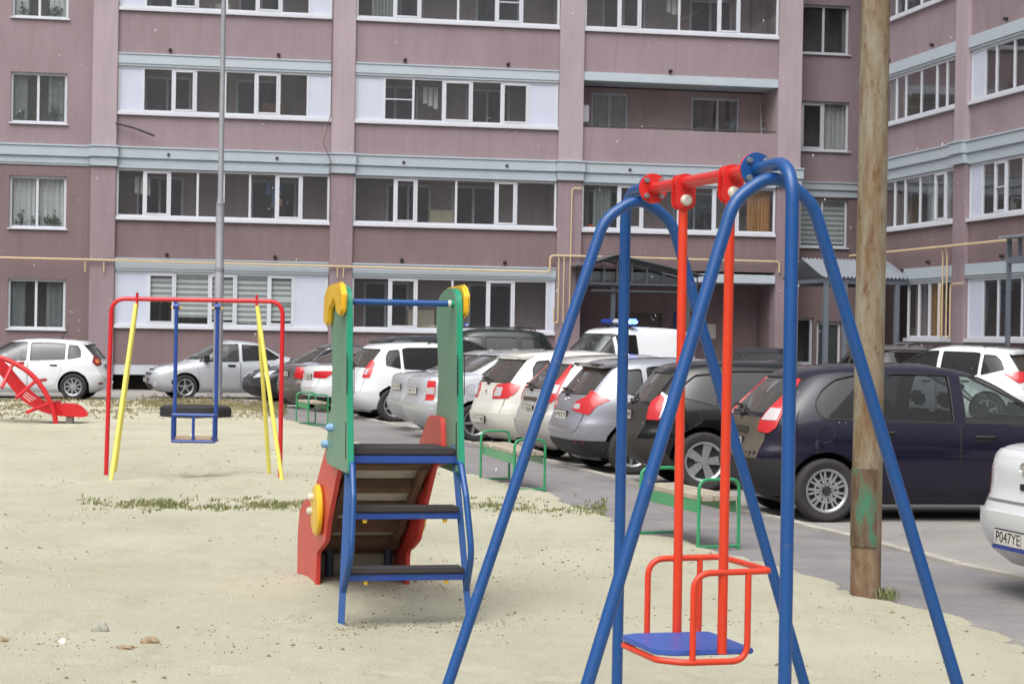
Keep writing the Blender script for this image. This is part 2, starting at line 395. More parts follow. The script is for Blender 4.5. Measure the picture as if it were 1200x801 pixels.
# scattered crumbs and twigs lying in the sand (uncountable)
M_crumb = M('crumb', srgb(112, 98, 78), .95, var=.4, vs=2)
mb = MB()
def crumb(mb, x, y, z, r, flat=.5):
    k = random.randint(4, 6); a0 = random.random()*6
    top = Vector((x+random.uniform(-.3, .3)*r, y, z+r*flat)); ring = [Vector((x+r*math.cos(a0+2*PI*i/k)*random.uniform(.6, 1.2), y+r*math.sin(a0+2*PI*i/k)*random.uniform(.6, 1.2), z-.003)) for i in range(k)]
    mb.add([top]+ring, [(0, 1+i, 1+(i+1) % k) for i in range(k)])
cnt = 0
while cnt < 6500:
    y = 4.8+28*random.random()**1.7; x = random.uniform(-1, 1)*(y*.27+.5)
    cl = vnoise(np.array([x]), np.array([y]), .8, 11)[0]+vnoise(np.array([x]), np.array([y]), 3, 12)[0]*.6
    if cl < random.uniform(-.1, .5): continue
    z = hs_(x, y)
    if z < .02: cnt += 1; continue
    crumb(mb, x, y, z, random.uniform(.004, .014)*(1 if random.random() < .9 else 1.9)*(.7+y*.02)); cnt += 1
for c0, nn, sp in ((SLIDE_M+SLD*(-.05)+SLR*(-.3), 140, .25), (SLIDE_M+SLD*(-.1)+SLR*.35, 140, .28), (SLIDE_M+SLD*1.5+SLR*.2, 160, .35), (gnd(12, 765), 70, .25), (gnd(80, 762), 40, .2)):
    for _ in range(nn):
        x = c0.x+random.gauss(0, sp); y = c0.y+random.gauss(0, sp); crumb(mb, x, y, hs_(x, y), random.uniform(.005, .014))
o = mb.build('debris', M_crumb, smooth=False); tag(o, 'dark crumbs of soil and twigs scattered over the sand', 'debris', kind='stuff')

# stones
M_st1 = M('stone_grey', srgb(160, 158, 146), .9, var=.25, vs=20, bs=60, bst=.5); M_st2 = M('stone_brown', srgb(150, 132, 105), .9, var=.25, vs=20, bs=60, bst=.5); M_st3 = M('stone_pale', srgb(215, 214, 208), .85, var=.15, vs=20, bs=60)
def stone(px, py, wpx, hr, mat, label):
    p = gnd(px, py, .05); s_ = FPX/p.y; w_ = wpx/s_/2
    bm = bmesh.new(); bmesh.ops.create_icosphere(bm, subdivisions=3, radius=1)
    sd_ = random.randint(0, 99)
    for v in bm.verts:
        d = v.co.normalized(); k = 1+.35*math.sin(d.x*3+sd_)*math.cos(d.y*2.7+sd_)+.15*math.sin(d.z*7+d.x*5+sd_)
        v.co = Vector((d.x*w_*k, d.y*w_*.8*k, max(-.25, d.z)*w_*hr*k))
    me = bpy.data.meshes.new('stone'); bm.to_mesh(me); bm.free()
    o = link('stone', me, mat, ang=50); o.location = (p.x, p.y, hs_(p.x, p.y)+.004); tag(o, label, 'stone', 'stones lying in the sand')
stone(116, 741, 20, 1.1, M_st1, 'largest grey triangular stone lying in the sand at lower left')
stone(174, 755, 19, .75, M_st2, 'brown oblong stone in the sand, right of the grey one')
stone(73, 754, 10, 1.0, M_st3, 'small pale round stone in the sand, left of the grey one')
stone(148, 761, 24, .25, M_st2, 'flat tan stone almost sunk into the sand')
stone(3, 752, 10, .9, M_st2, 'small dark brown stone at the left edge of the sand')

# grass
def blades(mb, pts, h, hv, wd=.006):
    for x, y, z in pts:
        a = random.random()*PI*2; l = h*random.uniform(1-hv, 1+hv); bend = l*random.uniform(.1, .7)
        dx, dy = math.cos(a), math.sin(a); w_ = wd*random.uniform(.7, 1.4)
        p0 = Vector((x, y, z-.01)); p1 = p0+Vector((dx*bend*.35, dy*bend*.35, l*.6)); p2 = p0+Vector((dx*bend, dy*bend, l*.95))
        s_ = Vector((-dy, dx, 0))*w_
        if abs(s_.x) < w_*.5: s_ = Vector((w_*.8, s_.y, 0))
        mb.add([p0-s_, p0+s_, p1+s_*.7, p1-s_*.7, p2], [(0, 1, 2, 3), (3, 2, 4)])
def grassmat(name, a, b_, c_):
    m, nt, b = nodes(name); n = noise(nt, 5, 5, .7)
    r = ramp(nt, n.outputs['Fac'], [(.32, a), (.5, b_), (.68, c_)]); nt.links.new(r.outputs['Color'], b.inputs['Base Color'])
    b.inputs['Roughness'].default_value = .8; b.inputs['Specular IOR Level'].default_value = .2; return m
M_gr = grassmat('sparse_grass', srgb(104, 112, 70), srgb(122, 128, 84), srgb(160, 152, 112))
M_gr2 = grassmat('dry_grass', srgb(112, 112, 78), srgb(140, 132, 98), srgb(160, 148, 116))
def strip(x0p, x1p, yp, dy, nb, h, seed, mat, label, dens=.0):
    mb = MB(); c = 0; it = 0
    while c < nb and it < nb*20:
        it += 1
        px = random.uniform(x0p, x1p); py = yp(px)+random.gauss(0, dy); p = gnd(px, py, .05)
        q = vnoise(np.array([p.x]), np.array([p.y]), 1.7, seed)[0]+.7*vnoise(np.array([p.x]), np.array([p.y]), 6, seed+1)[0]
        if q < random.uniform(-.35, .25)+dens: continue
        z = hs_(p.x, p.y)
        blades(mb, [(p.x+random.gauss(0, .02), p.y+random.gauss(0, .03), z if z > -.03 else .05) for _ in range(4)], h, .6, .004+.00012*p.y); c += 1
    o = mb.build('grass', mat, smooth=False); return tag(o, label, 'grass', kind='stuff')
strip(88, 375, lambda x: 590+(x-90)*.006, 4.2, 560, .036, 21, M_gr, 'thin strip of grass across the sand, left of the slide', .08)
strip(545, 712, lambda x: 592+(x-545)*.03, 4.5, 260, .032, 23, M_gr, 'thin strip of grass in the sand, right of the slide', .08)
strip(165, 335, lambda x: 476+(x-165)*.02, 5.0, 3200, .035, 25, M_gr2, 'patch of dry grass around the lamp post', -.2)
strip(0, 165, lambda x: 482, 4.0, 700, .04, 27, M_gr2, 'dry grass tufts on the sand bank by the red climber', .1)
strip(-20, 270, lambda x: 469.5, 1.0, 350, .05, 33, M_gr2, 'dry grass edge along the drive at far left', -.1)
strip(1030, 1048, lambda x: 699, 1.5, 26, .055, 29, M_gr, 'small green tuft growing at the foot of the rusty pole', -.3)

# light wet snow drifting past the front of the building
M_snow = M('snow', srgb(235, 238, 242), .8, var=.02)
mb = MB(); r_ = random.Random(5)
for _ in range(330):
    y = r_.uniform(9, 50); x = r_.uniform(-.27, .27)*y; z = r_.uniform(.6, 1.74+.17*y); q = r_.uniform(.35, 1.0)*(.003+.00022*y)
    c_ = Vector((x, y, z)); L_ = Vector((r_.uniform(-1, 1), 0, r_.uniform(-1.6, -.2))).normalized()*q*r_.choice((1, 1, 2.2)); s_ = L_.orthogonal().normalized()*q*.7; t_ = L_.cross(s_).normalized()*q*.7
    mb.add([c_-L_, c_+s_, c_-s_, c_+t_, c_-t_, c_+L_], [(0, 1, 3), (0, 3, 2), (0, 2, 4), (0, 4, 1), (5, 3, 1), (5, 2, 3), (5, 4, 2), (5, 1, 4)])
o = mb.build('snowflakes', M_snow, smooth=False); tag(o, 'sparse white snowflakes drifting in front of the building', 'snow', kind='stuff')
# ================================================================== BUILDING
ALPHA = math.radians(10.7); E_ = Vector((math.cos(ALPHA), math.sin(ALPHA), 0)); N_ = Vector((-math.sin(ALPHA), math.cos(ALPHA), 0))
O_ = atY(140, 385.2, FPX/41.0); O_.z = 0
class Face:
    """a vertical wall plane; a runs along it, d goes into the building"""
    def __init__(s, org, ax, inn): s.o, s.ax, s.inn = org, ax, inn
    def hit(s, px, py):
        r = ray(px, py); t = (s.o-CP).dot(s.inn)/r.dot(s.inn); p = CP+r*t; return (p-s.o).dot(s.ax), p.z
    def a(s, px, py=300): return s.hit(px, py)[0]
    def z(s, px, py): return s.hit(px, py)[1]
FM = Face(O_, E_, N_)
REC = 1.2; FR = Face(O_+N_*REC, E_, N_)
Pw = atY(1063, 400, FPX/42.3); UW = (Pw-O_).dot(E_); FW = Face(O_+E_*UW, -N_, E_)
TM = lambda v: v
TW = lambda v: Vector((UW+v.y, -v.x, v.z))
bld = thing('apartment_building', 'mauve rendered apartment block with white glazed balconies and a side wing', 'building', (O_.x, O_.y, 0), ALPHA)
def stucco(name, c):
    if name in _M: return _M[name]
    m, nt, b = nodes(name); b.inputs['Roughness'].default_value = .92; b.inputs['Specular IOR Level'].default_value = .2
    n = noise(nt, .8, 7, .65, stretch=(1, 1, .45)); n2 = noise(nt, 35, 4, .7); n3 = noise(nt, 2.5, 5, .7, stretch=(2.5, 2.5, .18))
    r = ramp(nt, n.outputs['Fac'], [(.25, sc(c, .86)), (.5, c), (.78, sc(c, 1.12))])
    r3 = ramp(nt, n3.outputs['Fac'], [(.33, (.92, .92, .92)), (.52, (1.01, 1.01, 1.01))]); r2 = ramp(nt, n2.outputs['Fac'], [(.3, (.93, .93, .93)), (.7, (1.06, 1.06, 1.06))])
    last = r.outputs['Color']
    for q in (r2, r3):
        mu = nt.nodes.new('ShaderNodeMix'); mu.data_type = 'RGBA'; mu.blend_type = 'MULTIPLY'; mu.inputs[0].default_value = 1
        nt.links.new(last, mu.inputs[6]); nt.links.new(q.outputs['Color'], mu.inputs[7]); last = mu.outputs[2]
    nt.links.new(last, b.inputs['Base Color']); bump(nt, b, n2.outputs['Fac'], .35, .01); _M[name] = m; return m
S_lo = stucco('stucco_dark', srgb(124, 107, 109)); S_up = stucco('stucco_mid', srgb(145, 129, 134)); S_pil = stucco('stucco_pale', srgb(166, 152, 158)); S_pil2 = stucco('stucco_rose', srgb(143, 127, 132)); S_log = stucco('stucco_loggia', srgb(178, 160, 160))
S_log = stucco('stucco_loggia', srgb(170, 150, 150))
W_corn = M('cornice_paint', srgb(166, 176, 184), .7, var=.07, vs=1.5, bs=30); W_band = M('band_paint', srgb(174, 184, 192), .6, var=.06, vs=1.5)
W_pvc = M('white_pvc', srgb(200, 203, 210), .4, var=.04, vs=2); W_panel = M('white_panel', srgb(190, 196, 212), .45, var=.05, vs=1.2)
W_base = M('base_paint', srgb(180, 185, 190), .8, var=.12, vs=2)
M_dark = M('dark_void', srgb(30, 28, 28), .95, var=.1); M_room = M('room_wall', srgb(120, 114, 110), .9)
M_slab = M('slab_concrete', srgb(150, 150, 150), .9); M_tin = M('dark_spout', srgb(48, 42, 42), .7)
G_bal = glass('balcony_glass', (.80, .82, .83), .05, (.42, .44, .46, 1), .09); G_win = glass('room_glass', (.78, .81, .83), .04, (.42, .44, .46, 1), .13)
M_curt = M('curtain', srgb(205, 205, 202), .9, var=.12, vs=6); M_tulle = M('dark_curtain', srgb(135, 140, 138), .9, var=.2, vs=6)
M_blA = M('blind_pale', srgb(226, 232, 228), .8, var=.05); M_blB = M('blind_grey', srgb(160, 165, 164), .8, var=.05)
M_plant = M('plant_leaf', srgb(52, 70, 44), .7, var=.3, vs=12)

def part(name, mbx, mat, parent=bld, T=TM, bevel=0, smooth=False):
    if T is not TM: mbx.v = [T(v) for v in mbx.v]
    return mbx.build(name, mat, parent, bevel=bevel, smooth=smooth)
def wall(rect, holes, d0, d1, mbx):
    """rect and holes (a0,a1,z0,z1): wall boxes between d0 and d1 that leave the holes open"""
    a0, a1, z0, z1 = rect; zs = sorted({z0, z1, *[min(max(h[2], z0), z1) for h in holes], *[min(max(h[3], z0), z1) for h in holes]})
    for q0, q1 in zip(zs[:-1], zs[1:]):
        if q1-q0 < 1e-4: continue
        cut = sorted([(h[0], h[1]) for h in holes if h[2] < (q0+q1)/2 < h[3]]); x = a0
        for c0, c1 in cut:
            if c0 > x: mbx.box(x, c0, d0, d1, q0, q1)
            x = max(x, c1)
        if x < a1: mbx.box(x, a1, d0, d1, q0, q1)
def wavy(mbx, a0, a1, d, z0, z1, waves, amp=.03):
    n = max(8, int(waves*8)); o = len(mbx.v)
    for i in range(n+1):
        t = i/n; a = a0+(a1-a0)*t; dd = d+amp*math.sin(t*waves*2*PI)+amp*.5*math.sin(t*waves*4.3*PI+1)
        mbx.v += [Vector((a, dd, z0)), Vector((a, dd, z1))]
    mbx.f += [(o+2*i, o+2*i+2, o+2*i+3, o+2*i+1) for i in range(n)]
def window(a0, a1, z0, z1, mull, T=TM, d=.06, fw=.065, sashes=(), sill=True, inside='room', blinds=None, panels=(), gm=None, split=()):
    """one glazed unit: frame > pane, sill, blind / curtain; mull = mullion centres; sashes = openable bays with a second frame"""
    mbx = MB(); D0, D1 = d, d+.07
    mbx.box(a0, a1, D0, D1, z0, z0+fw); mbx.box(a0, a1, D0, D1, z1-fw, z1)
    mbx.box(a0, a0+fw, D0, D1, z0+fw, z1-fw); mbx.box(a1-fw, a1, D0, D1, z0+fw, z1-fw)
    for m in mull: mbx.box(m-fw*.5, m+fw*.5, D0+.002, D1-.002, z0+fw, z1-fw)
    edges = [a0+fw*.5]+list(mull)+[a1-fw*.5]; pan = MB(); pnl = MB(); bl = {}
    for i, (e0, e1) in enumerate(zip(edges[:-1], edges[1:])):
        b0, b1, q0, q1 = e0+fw*.5, e1-fw*.5, z0+fw, z1-fw
        if i in panels: pl_ = MB(); pl_.box(b0, b1, D0+.02, D0+.045, q0, q1); pnl.v.append(pl_); continue
        if i in sashes:
            s_ = .055
            mbx.box(b0, b1, D0-.012, D1-.004, q0, q0+s_); mbx.box(b0, b1, D0-.012, D1-.004, q1-s_, q1)
            mbx.box(b0, b0+s_, D0-.012, D1-.004, q0+s_, q1-s_); mbx.box(b1-s_, b1, D0-.012, D1-.004, q0+s_, q1-s_)
            b0 += s_; b1 -= s_; q0 += s_; q1 -= s_
        if i in split: mbx.box(b0, b1, D0+.004, D1-.006, q0+(q1-q0)*.48, q0+(q1-q0)*.48+.035)
        tl = random.uniform(-.012, .012)
        pan.add([(b0, D0+.035+tl, q0), (b1, D0+.035-tl, q0), (b1, D0+.035-tl*.5, q1), (b0, D0+.035+tl, q1)], [(0, 1, 2, 3)])
        if blinds and i in blinds:
            kind, low = blinds[i]; q = q1; k = 0; lowz = q0+(q1-q0)*low
            while q-.075 > lowz:
                (bl.setdefault('A' if (k % 2 == 0) == (kind == 'A') else 'B', MB())).add([(b0, D1+.03, q-.075), (b1, D1+.03, q-.075), (b1, D1+.03, q), (b0, D1+.03, q)], [(0, 1, 2, 3)])
                q -= .077; k += 1
    w_ = part('window', mbx, W_pvc, bld, T, .006)
    part('pane', pan, gm or (G_bal if inside == 'balcony' else G_win), w_, T)
    for pl_ in pnl.v: part('panel', pl_, W_panel, w_, T)
    for k, b_ in bl.items(): part('blind', b_, M_blA if k == 'A' else M_blB, w_, T)
    if sill:
        s_ = MB(); s_.box(a0-.04, a1+.04, -.07, d-.001, z0-.035, z0+.004); part('sill', s_, W_pvc, w_, T)
    if inside == 'room':
        r = MB(); r.box(a0, a1, .9, .95, z0-.2, z1+.1); r.box(a0-.05, a0-.01, D1+.05, .9, z0-.2, z1+.1); r.box(a1+.01, a1+.05, D1+.05, .9, z0-.2, z1+.1)
        part('room', r, M_room, w_, T)
    return w_
def curtains(w_, T, a0, a1, z0, z1, left=.5, right=.5, mat=None, d=.24):
    m = MB(); L = a1-a0
    if left: wavy(m, a0, a0+L*left, d, z0, z1, left*11)
    if right: wavy(m, a1-L*right, a1, d+.02, z0, z1, right*11)
    part('curtain', m, mat or M_curt, w_, T, smooth=True)
def plants(w_, T, spots, z):
    for a in spots:
        m = MB()
        for _ in range(26):
            c = Vector((a+random.gauss(0, .07), .2+random.gauss(0, .03), z+.08+abs(random.gauss(0, .13)))); u = Vector((random.gauss(0, 1), random.gauss(0, .4), random.gauss(0, 1))).normalized()*.06; v = Vector((random.gauss(0, 1), random.gauss(0, .4), random.gauss(0, 1))).normalized()*.035
            m.add([c-u, c+v, c+u, c-v], [(0, 1, 2, 3)])
        part('houseplant', m, M_plant, w_, T)

TOP = 16.4
def Z(px, py, F=FM): return F.z(px, py)
ax = lambda px, py=300: FM.a(px, py)
# bay edges along the main front
aL = ax(105); a0A, a1A = ax(134.5), ax(385.5); a0B, a1B = ax(412.5), ax(651.5); a0C, a1C = ax(680), ax(908); aR = ax(935)
aFarL = aL-9.0
WZ = [(1.86, 3.40), (4.95, 6.33), (7.95, 9.25), (10.93, 12.25), (13.95, 15.3)]     # glazing of each storey
LB = .16                                                                         # left wall lies a little behind the pilasters
# --- left wall with bedroom windows
lw = []; wl = [(8, 76, 326.5, 385.5), (10, 77, 205.5, 267), (11.5, 78, 84, 143.5)]
for x0, x1, y0, y1 in wl: lw.append((FM.a(x0, y1), FM.a(x1, y1), FM.z(40, y1), FM.z(40, y0)))
dz = lw[2][2]-lw[1][2]; lw += [(lw[2][0], lw[2][1], lw[2][2]+dz*k, lw[2][3]+dz*k) for k in (1, 2)]
lw2 = [(h[0]-5.2, h[1]-5.2, h[2], h[3]) for h in lw]
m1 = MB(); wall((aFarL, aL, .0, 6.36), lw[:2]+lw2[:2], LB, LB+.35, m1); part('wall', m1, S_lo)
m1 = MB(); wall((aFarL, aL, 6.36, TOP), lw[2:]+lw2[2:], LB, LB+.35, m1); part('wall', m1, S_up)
T_lw = lambda v: Vector((v.x, v.y+LB, v.z))
for i, h in enumerate(lw+lw2):
    w_ = window(*h, [(h[0]+h[1])/2-.02], T_lw, d=.1, fw=.07, inside='room')
    if i % 5 == 1: curtains(w_, T_lw, h[0], h[1], h[2], h[3], .5, .5, M_curt)
    else: curtains(w_, T_lw, h[0], h[1], h[2], h[3], .3, .34, M_tulle if i % 5 != 3 else M_curt)
    if i % 5 in (1, 2, 3): plants(w_, T_lw, [h[0]+.3, h[0]+.75, h[0]+1.1, h[1]-.3], h[2]+.06)
# --- pilasters
for p0, p1 in ((aL, a0A-.002), (a1A+.002, a0B-.002), (a1B+.002, a0C-.002), (a1C+.002, aR)):
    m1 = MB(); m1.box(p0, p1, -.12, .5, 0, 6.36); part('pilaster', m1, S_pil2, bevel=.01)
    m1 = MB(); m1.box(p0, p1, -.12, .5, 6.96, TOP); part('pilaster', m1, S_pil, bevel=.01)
    m1 = MB(); m1.box(p0-.03, p1+.03, -.20, .45, 6.364, 6.62); m1.box(p0-.06, p1+.06, -.26, .45, 6.622, 6.90); m1.box(p0-.08, p1+.08, -.29, .45, 6.902, 6.958); part('cornice', m1, W_corn, bevel=.012)
for p0, p1, dd in ((aFarL, aL-.04, LB), (a0A+.035, a1A-.035, 0), (a0B+.035, a1B-.035, 0), (a0C+.035, a1C-.035, 0)):
    m1 = MB(); m1.box(p0, p1, dd-.06, dd+.3, 6.42, 6.62); m1.box(p0, p1, dd-.12, dd+.3, 6.622, 6.90); m1.box(p0, p1, dd-.15, dd+.3, 6.902, 6.955)
    if dd == 0: m1.box(p0, p1, -.10, .3, 6.335, 6.418)
    else: m1.box(p0, p1, dd-.04, dd+.3, 6.365, 6.418)
    part('cornice', m1, W_corn, bevel=.008)
# --- balcony bays
def clutter(a0, a1, z0, z1, T, r):
    """curtains, cupboards, boxes and drying washing behind some of the balcony panes"""
    L = a1-a0
    for _ in range(r.randint(1, 3)):
        c = a0+L*r.uniform(.05, .9); k = r.random()
        if k < .45:
            m = MB(); w_ = r.uniform(.35, .8); wavy(m, c, min(a1, c+w_), .18, z0+.05, z1-.08, w_*10); part('curtain', m, r.choice((M_curt, M_tulle, M_oc)), bld, T, smooth=True)
        elif k < .8:
            m = MB(); m.box(c, min(a1-.02, c+r.uniform(.4, .8)), .75, 1.2, z0-.9, z0+r.uniform(.3, 1.1)); part('cupboard', m, r.choice((M_cup, M_cup2)), bld, T, .01)
        else:
            m = MB()
            for q in range(3): m.box(c+q*.16, c+q*.16+.13, .5, .53, z1-r.uniform(.6, .9), z1-.2)
            part('washing', m, r.choice((M_curt, M_cloth)), bld, T, .005)
M_oc = M('ochre_curtain', srgb(176, 128, 70), .9, var=.2, vs=6); M_cup = M('cupboard_pale', srgb(190, 180, 160), .7); M_cup2 = M('cupboard_brown', srgb(110, 82, 60), .7); M_cloth = M('washing_blue', srgb(84, 100, 140), .9)
def inner_back(a0, a1, z0, z1, T=TM, depth=1.25, seed=0, doors=None):
    """back wall, floor and side walls of a balcony with the flat's own window and door behind the glazing"""
    r = random.Random(seed); m = MB()
    m.box(a0-.02, a1+.02, depth, depth+.2, z0-.9, z1+.3); m.box(a0-.1, a0-.02, .3, depth, z0-.9, z1+.3); m.box(a1+.02, a1+.1, .3, depth, z0-.9, z1+.3)
    part('balcony_wall', m, S_log, bld, T)
    m = MB(); m.box(a0-.02, a1+.02, .13, depth, z0-1.05, z0-.9); part('balcony_floor', m, M_slab, bld, T)
    L = a1-a0; clutter(a0, a1, z0, z1, T, random.Random(seed*3+1))
    for c in (doors or [a0+L*r.uniform(.18, .3), a0+L*r.uniform(.62, .75)]):
        f = MB(); g = MB(); k = MB(); wd = 1.35; h0, h1 = z0-.0, z1-.12
        f.box(c-wd/2, c+wd/2, depth-.06, depth-.002, h1-.07, h1); f.box(c-wd/2, c+wd/2, depth-.06, depth-.002, h0, h0+.07)
        for q in (c-wd/2, c-.05, c+wd/2-.07): f.box(q, q+.07, depth-.06, depth-.002, h0+.07, h1-.07)
        k.box(c-wd/2+.07, c+wd/2-.07, depth-.012, depth-.004, h0+.07, h1-.07)
        w_ = part('inner_window', f, W_pvc, bld, T); part('pane', k, M_inner, w_, T)
_mi, _nt, _b = nodes('inner_glass'); _b.inputs['Base Color'].default_value = srgb(70, 76, 78); _b.inputs['Roughness'].default_value = .05; M_inner = _mi
def mul(px, py): return [FM.a(x, py) for x in px]
def bay(a0, a1, floors, seed):
    for (fl, x0, x1, ms, py, kw) in floors:
        z0, z1 = WZ[fl]; window(a0+.01, a1-.01, z0, z1, mul(ms, py) if ms and ms[0] > 30 else ms, d=.0, inside='balcony', sill=False, **kw)
        m = MB(); m.box(a0+.006, a1-.006, -.09, -.002, z0-.09, z0-.0015); m.box(a0+.006, a1-.006, -.05, .1, z0-.001, z0+.012); part('sill', m, W_pvc)
        inner_back(a0, a1, z0, z1, seed=seed*7+fl)
    # parapets
    for i in range(5):
        b0 = .72 if i == 0 else WZ[i-1][1]+(.38 if i != 2 else .62); t0 = WZ[i][0]-.092
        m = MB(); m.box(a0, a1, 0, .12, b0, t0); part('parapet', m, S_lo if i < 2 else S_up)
        zt = WZ[i][1]
        if i != 1:
            m = MB(); m.box(a0+.004, a1-.004, -.05, .3, zt+.003, zt+.07); m.box(a0+.004, a1-.004, -.075, .3, zt+.072, zt+.33); m.box(a0+.004, a1-.004, -.10, .3, zt+.332, zt+.375)
            part('band', m, W_band, bevel=.006)
        # spouts
        for t in (.24, .745):
            a = a0+(a1-a0)*t; z = WZ[i][1]+(.50 if i != 1 else .42); s_ = MB()
            s_.tube([(a, .1, z), (a, -.14 if i == 1 else -.1, z-.01)], .05, 12, caps=False); s_.tube([(a, .1, z), (a, -.13 if i == 1 else -.09, z-.01)], .035, 12)
            part('spout', s_, M_tin, smooth=True)
    m = MB(); m.box(a0+.004, a1-.004, -.03, .25, .44, .718); part('base_band', m, W_base, bevel=.006)
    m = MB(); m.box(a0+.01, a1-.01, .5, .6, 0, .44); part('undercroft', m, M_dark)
    m = MB(); m.box(a0, a1, 0, .4, WZ[4][1]+.376, TOP); part('wall', m, S_up)
A_ = [(0, 0, 0, [172.6, 205, 245, 276.5, 314.5, 345], 345, dict(panels=(0, 6), sashes=(1, 3, 5), blinds={1: ('B', .42), 2: ('A', .12), 3: ('B', .05), 4: ('A', 0), 5: ('B', .05)}, split=(3, 5))),
      (1, 0, 0, [168.7, 199, 231.7, 262, 293, 323.8, 353.5], 225, dict(sashes=(1, 6))),
      (2, 0, 0, [168, 202.5, 229.5, 264, 299.5, 327.5, 361], 105, dict(panels=(0, 7), sashes=(2, 5))),
      (3, 0, 0, [171, 203, 232, 266, 301, 330, 363], 5, dict(panels=(0, 7), sashes=(2, 5))),
      (4, 0, 0, [171, 203, 232, 266, 301, 330, 363], -5, dict(panels=(0, 7)))]
B_ = [(0, 0, 0, [456, 488, 530, 571, 602, 641], 355, dict(sashes=(1, 4), panels=(6,))),
      (1, 0, 0, [462.5, 488, 534.6, 581, 605], 232, dict(sashes=(1, 4))),
      (2, 0, 0, [450.5, 484.5, 519.5, 553, 588, 620], 115, dict(panels=(0, 6), sashes=(3, 5), split=(1,))),
      (3, 0, 0, [462, 492.6, 537, 581.5, 612], 15, dict(sashes=(1, 4), split=(4,))),
      (4, 0, 0, [462, 492.6, 537, 581.5, 612], 0, dict(sashes=(1, 4)))]
C_ = [(1, 0, 0, [724.6, 753, 795, 836, 865], 240, dict(sashes=(1, 4))), (3, 0, 0, [725, 750.5, 796, 842, 866.5], 25, dict(sashes=(1, 4))), (4, 0, 0, [725, 750.5, 796, 842, 866.5], 5, {})]
# keep the windows' seeds of the bays apart
bay(a0A, a1A, A_, 1); bay(a0B, a1B, B_, 2)
# third bay: open loggia on the third floor, entrance recess at the bottom
for (fl, _, _, ms, py, kw) in C_:
    z0, z1 = WZ[fl]; window(a0C+.01, a1C-.01, z0, z1, mul(ms, py), d=0, inside='balcony', sill=False, **kw)
    m = MB(); m.box(a0C+.006, a1C-.006, -.09, -.002, z0-.09, z0-.0015); part('sill', m, W_pvc); inner_back(a0C, a1C, z0, z1, seed=30+fl)
for i in range(1, 5):
    b0 = WZ[i-1][1]+(.38 if i != 2 else .62); t0 = WZ[i][0]-.092 if i != 2 else 7.98
    m = MB(); m.box(a0C, a1C, 0, .12, b0, t0); part('parapet', m, S_lo if i < 2 else S_up)
    zt = WZ[i][1] if i != 1 else None
    if zt:
        m = MB(); m.box(a0C+.004, a1C-.004, -.075, 1.3 if i == 2 else .3, zt+.12 if i == 2 else zt+.003, zt+.375); part('band', m, W_band, bevel=.006)
    for t in ((.44,) if i > 1 else (.24, .745)):
        a = a0C+(a1C-a0C)*t; z = WZ[i][1]+(.50 if i != 1 else .42); s_ = MB(); s_.tube([(a, .1, z), (a, -.14, z-.01)], .05, 12, caps=False); s_.tube([(a, .1, z), (a, -.13, z-.01)], .035, 12); part('spout', s_, M_tin, smooth=True)
m = MB(); m.box(a0C, a1C, 0, .4, WZ[4][1]+.376, TOP); part('wall', m, S_up)
m = MB(); m.box(a0C+.004, a1C-.004, -.1, 1.6, 3.44, 3.70); part('band', m, W_band, bevel=.008)
# loggia
LD = 1.5; FL = Face(O_+N_*LD, E_, N_); lz0, lz1 = 7.0, 9.36
lh = [(FL.a(692.8, 130), FL.a(736.5, 130), FL.z(715, 150), FL.z(715, 109)), (FL.a(810, 135), FL.a(867, 135), FL.z(840, 156), FL.z(840, 115))]
m = MB(); wall((a0C-.3, a1C+.3, lz0-.2, lz1), [(h[0], h[1], h[2]-.6, h[3]) for h in lh], LD, LD+.2, m); m.box(a0C-.1, a0C, .4, LD, lz0, lz1); m.box(a1C, a1C+.1, .4, LD, lz0, lz1); part('balcony_wall', m, S_log)
m = MB(); m.box(a0C, a1C, .13, LD, lz0-.15, lz0); part('balcony_floor', m, M_slab)
TL = lambda v: Vector((v.x, v.y+LD, v.z))
for h, k in zip(lh, (.5, .55)):
    w_ = window(h[0], h[1], h[2]-.6, h[3], [h[0]+(h[1]-h[0])*k], TL, d=.06, fw=.075, sill=False, inside='room'); curtains(w_, TL, h[0], h[1], h[2]-.6, h[3], .5 if k == .5 else .25, .5 if k == .5 else .25, M_curt if k == .5 else M_tulle)
m = MB(); m.tube([(a0C+.02, .06, 8.05), (a1C-.02, .06, 8.05)], .018, 8)
for t in np.linspace(.03, .97, 8): m.tube([(a0C+(a1C-a0C)*t, .06, 7.97), (a0C+(a1C-a0C)*t, .06, 8.05)], .012, 6)
part('rail', m, M('dark_rail', srgb(70, 66, 68), .6), smooth=True)
# entrance recess (bottom of the third bay)
ED = 1.7
m = MB(); ea0, ea1 = a0C+1.5, a0C+3.0
wall((a0C-.2, a1C+.2, 0, 3.44), [(ea0, ea1, .25, 2.5)], ED, ED+.25, m); m.box(a0C-.12, a0C, .45, ED, 0, 3.44); m.box(a1C, a1C+.12, .45, ED, 0, 3.44); part('wall', m, S_lo)
m = MB(); m.box(ea0, ea1, ED+.05, ED+.11, .25, 2.5); dr = part('door', m, M('steel_door', srgb(78, 72, 68), .5, var=.1), bevel=.01)
m = MB(); m.box(ea0+.12, ea1-.12, ED+.03, ED+.049, .45, 1.3); m.box(ea0+.12, ea1-.12, ED+.03, ED+.049, 1.42, 2.35); part('door_panel', m, M('steel_door2', srgb(88, 80, 76), .45), dr, bevel=.01)
m = MB(); m.box(ea1+.14-.35, ea1+.2-.35, ED-.06, ED+.03, 1.1, 1.4); part('door_handle', m, M('handle_steel', srgb(180, 180, 180), .3, metal=.8), dr, bevel=.01)
m = MB(); m.box(a0C+.02, a1C-.02, -.9, ED, 0, .2); m.box(a0C+.6, a0C+3.9, -1.25, -.902, 0, .1); part('porch_step', m, M_slab, bevel=.01)
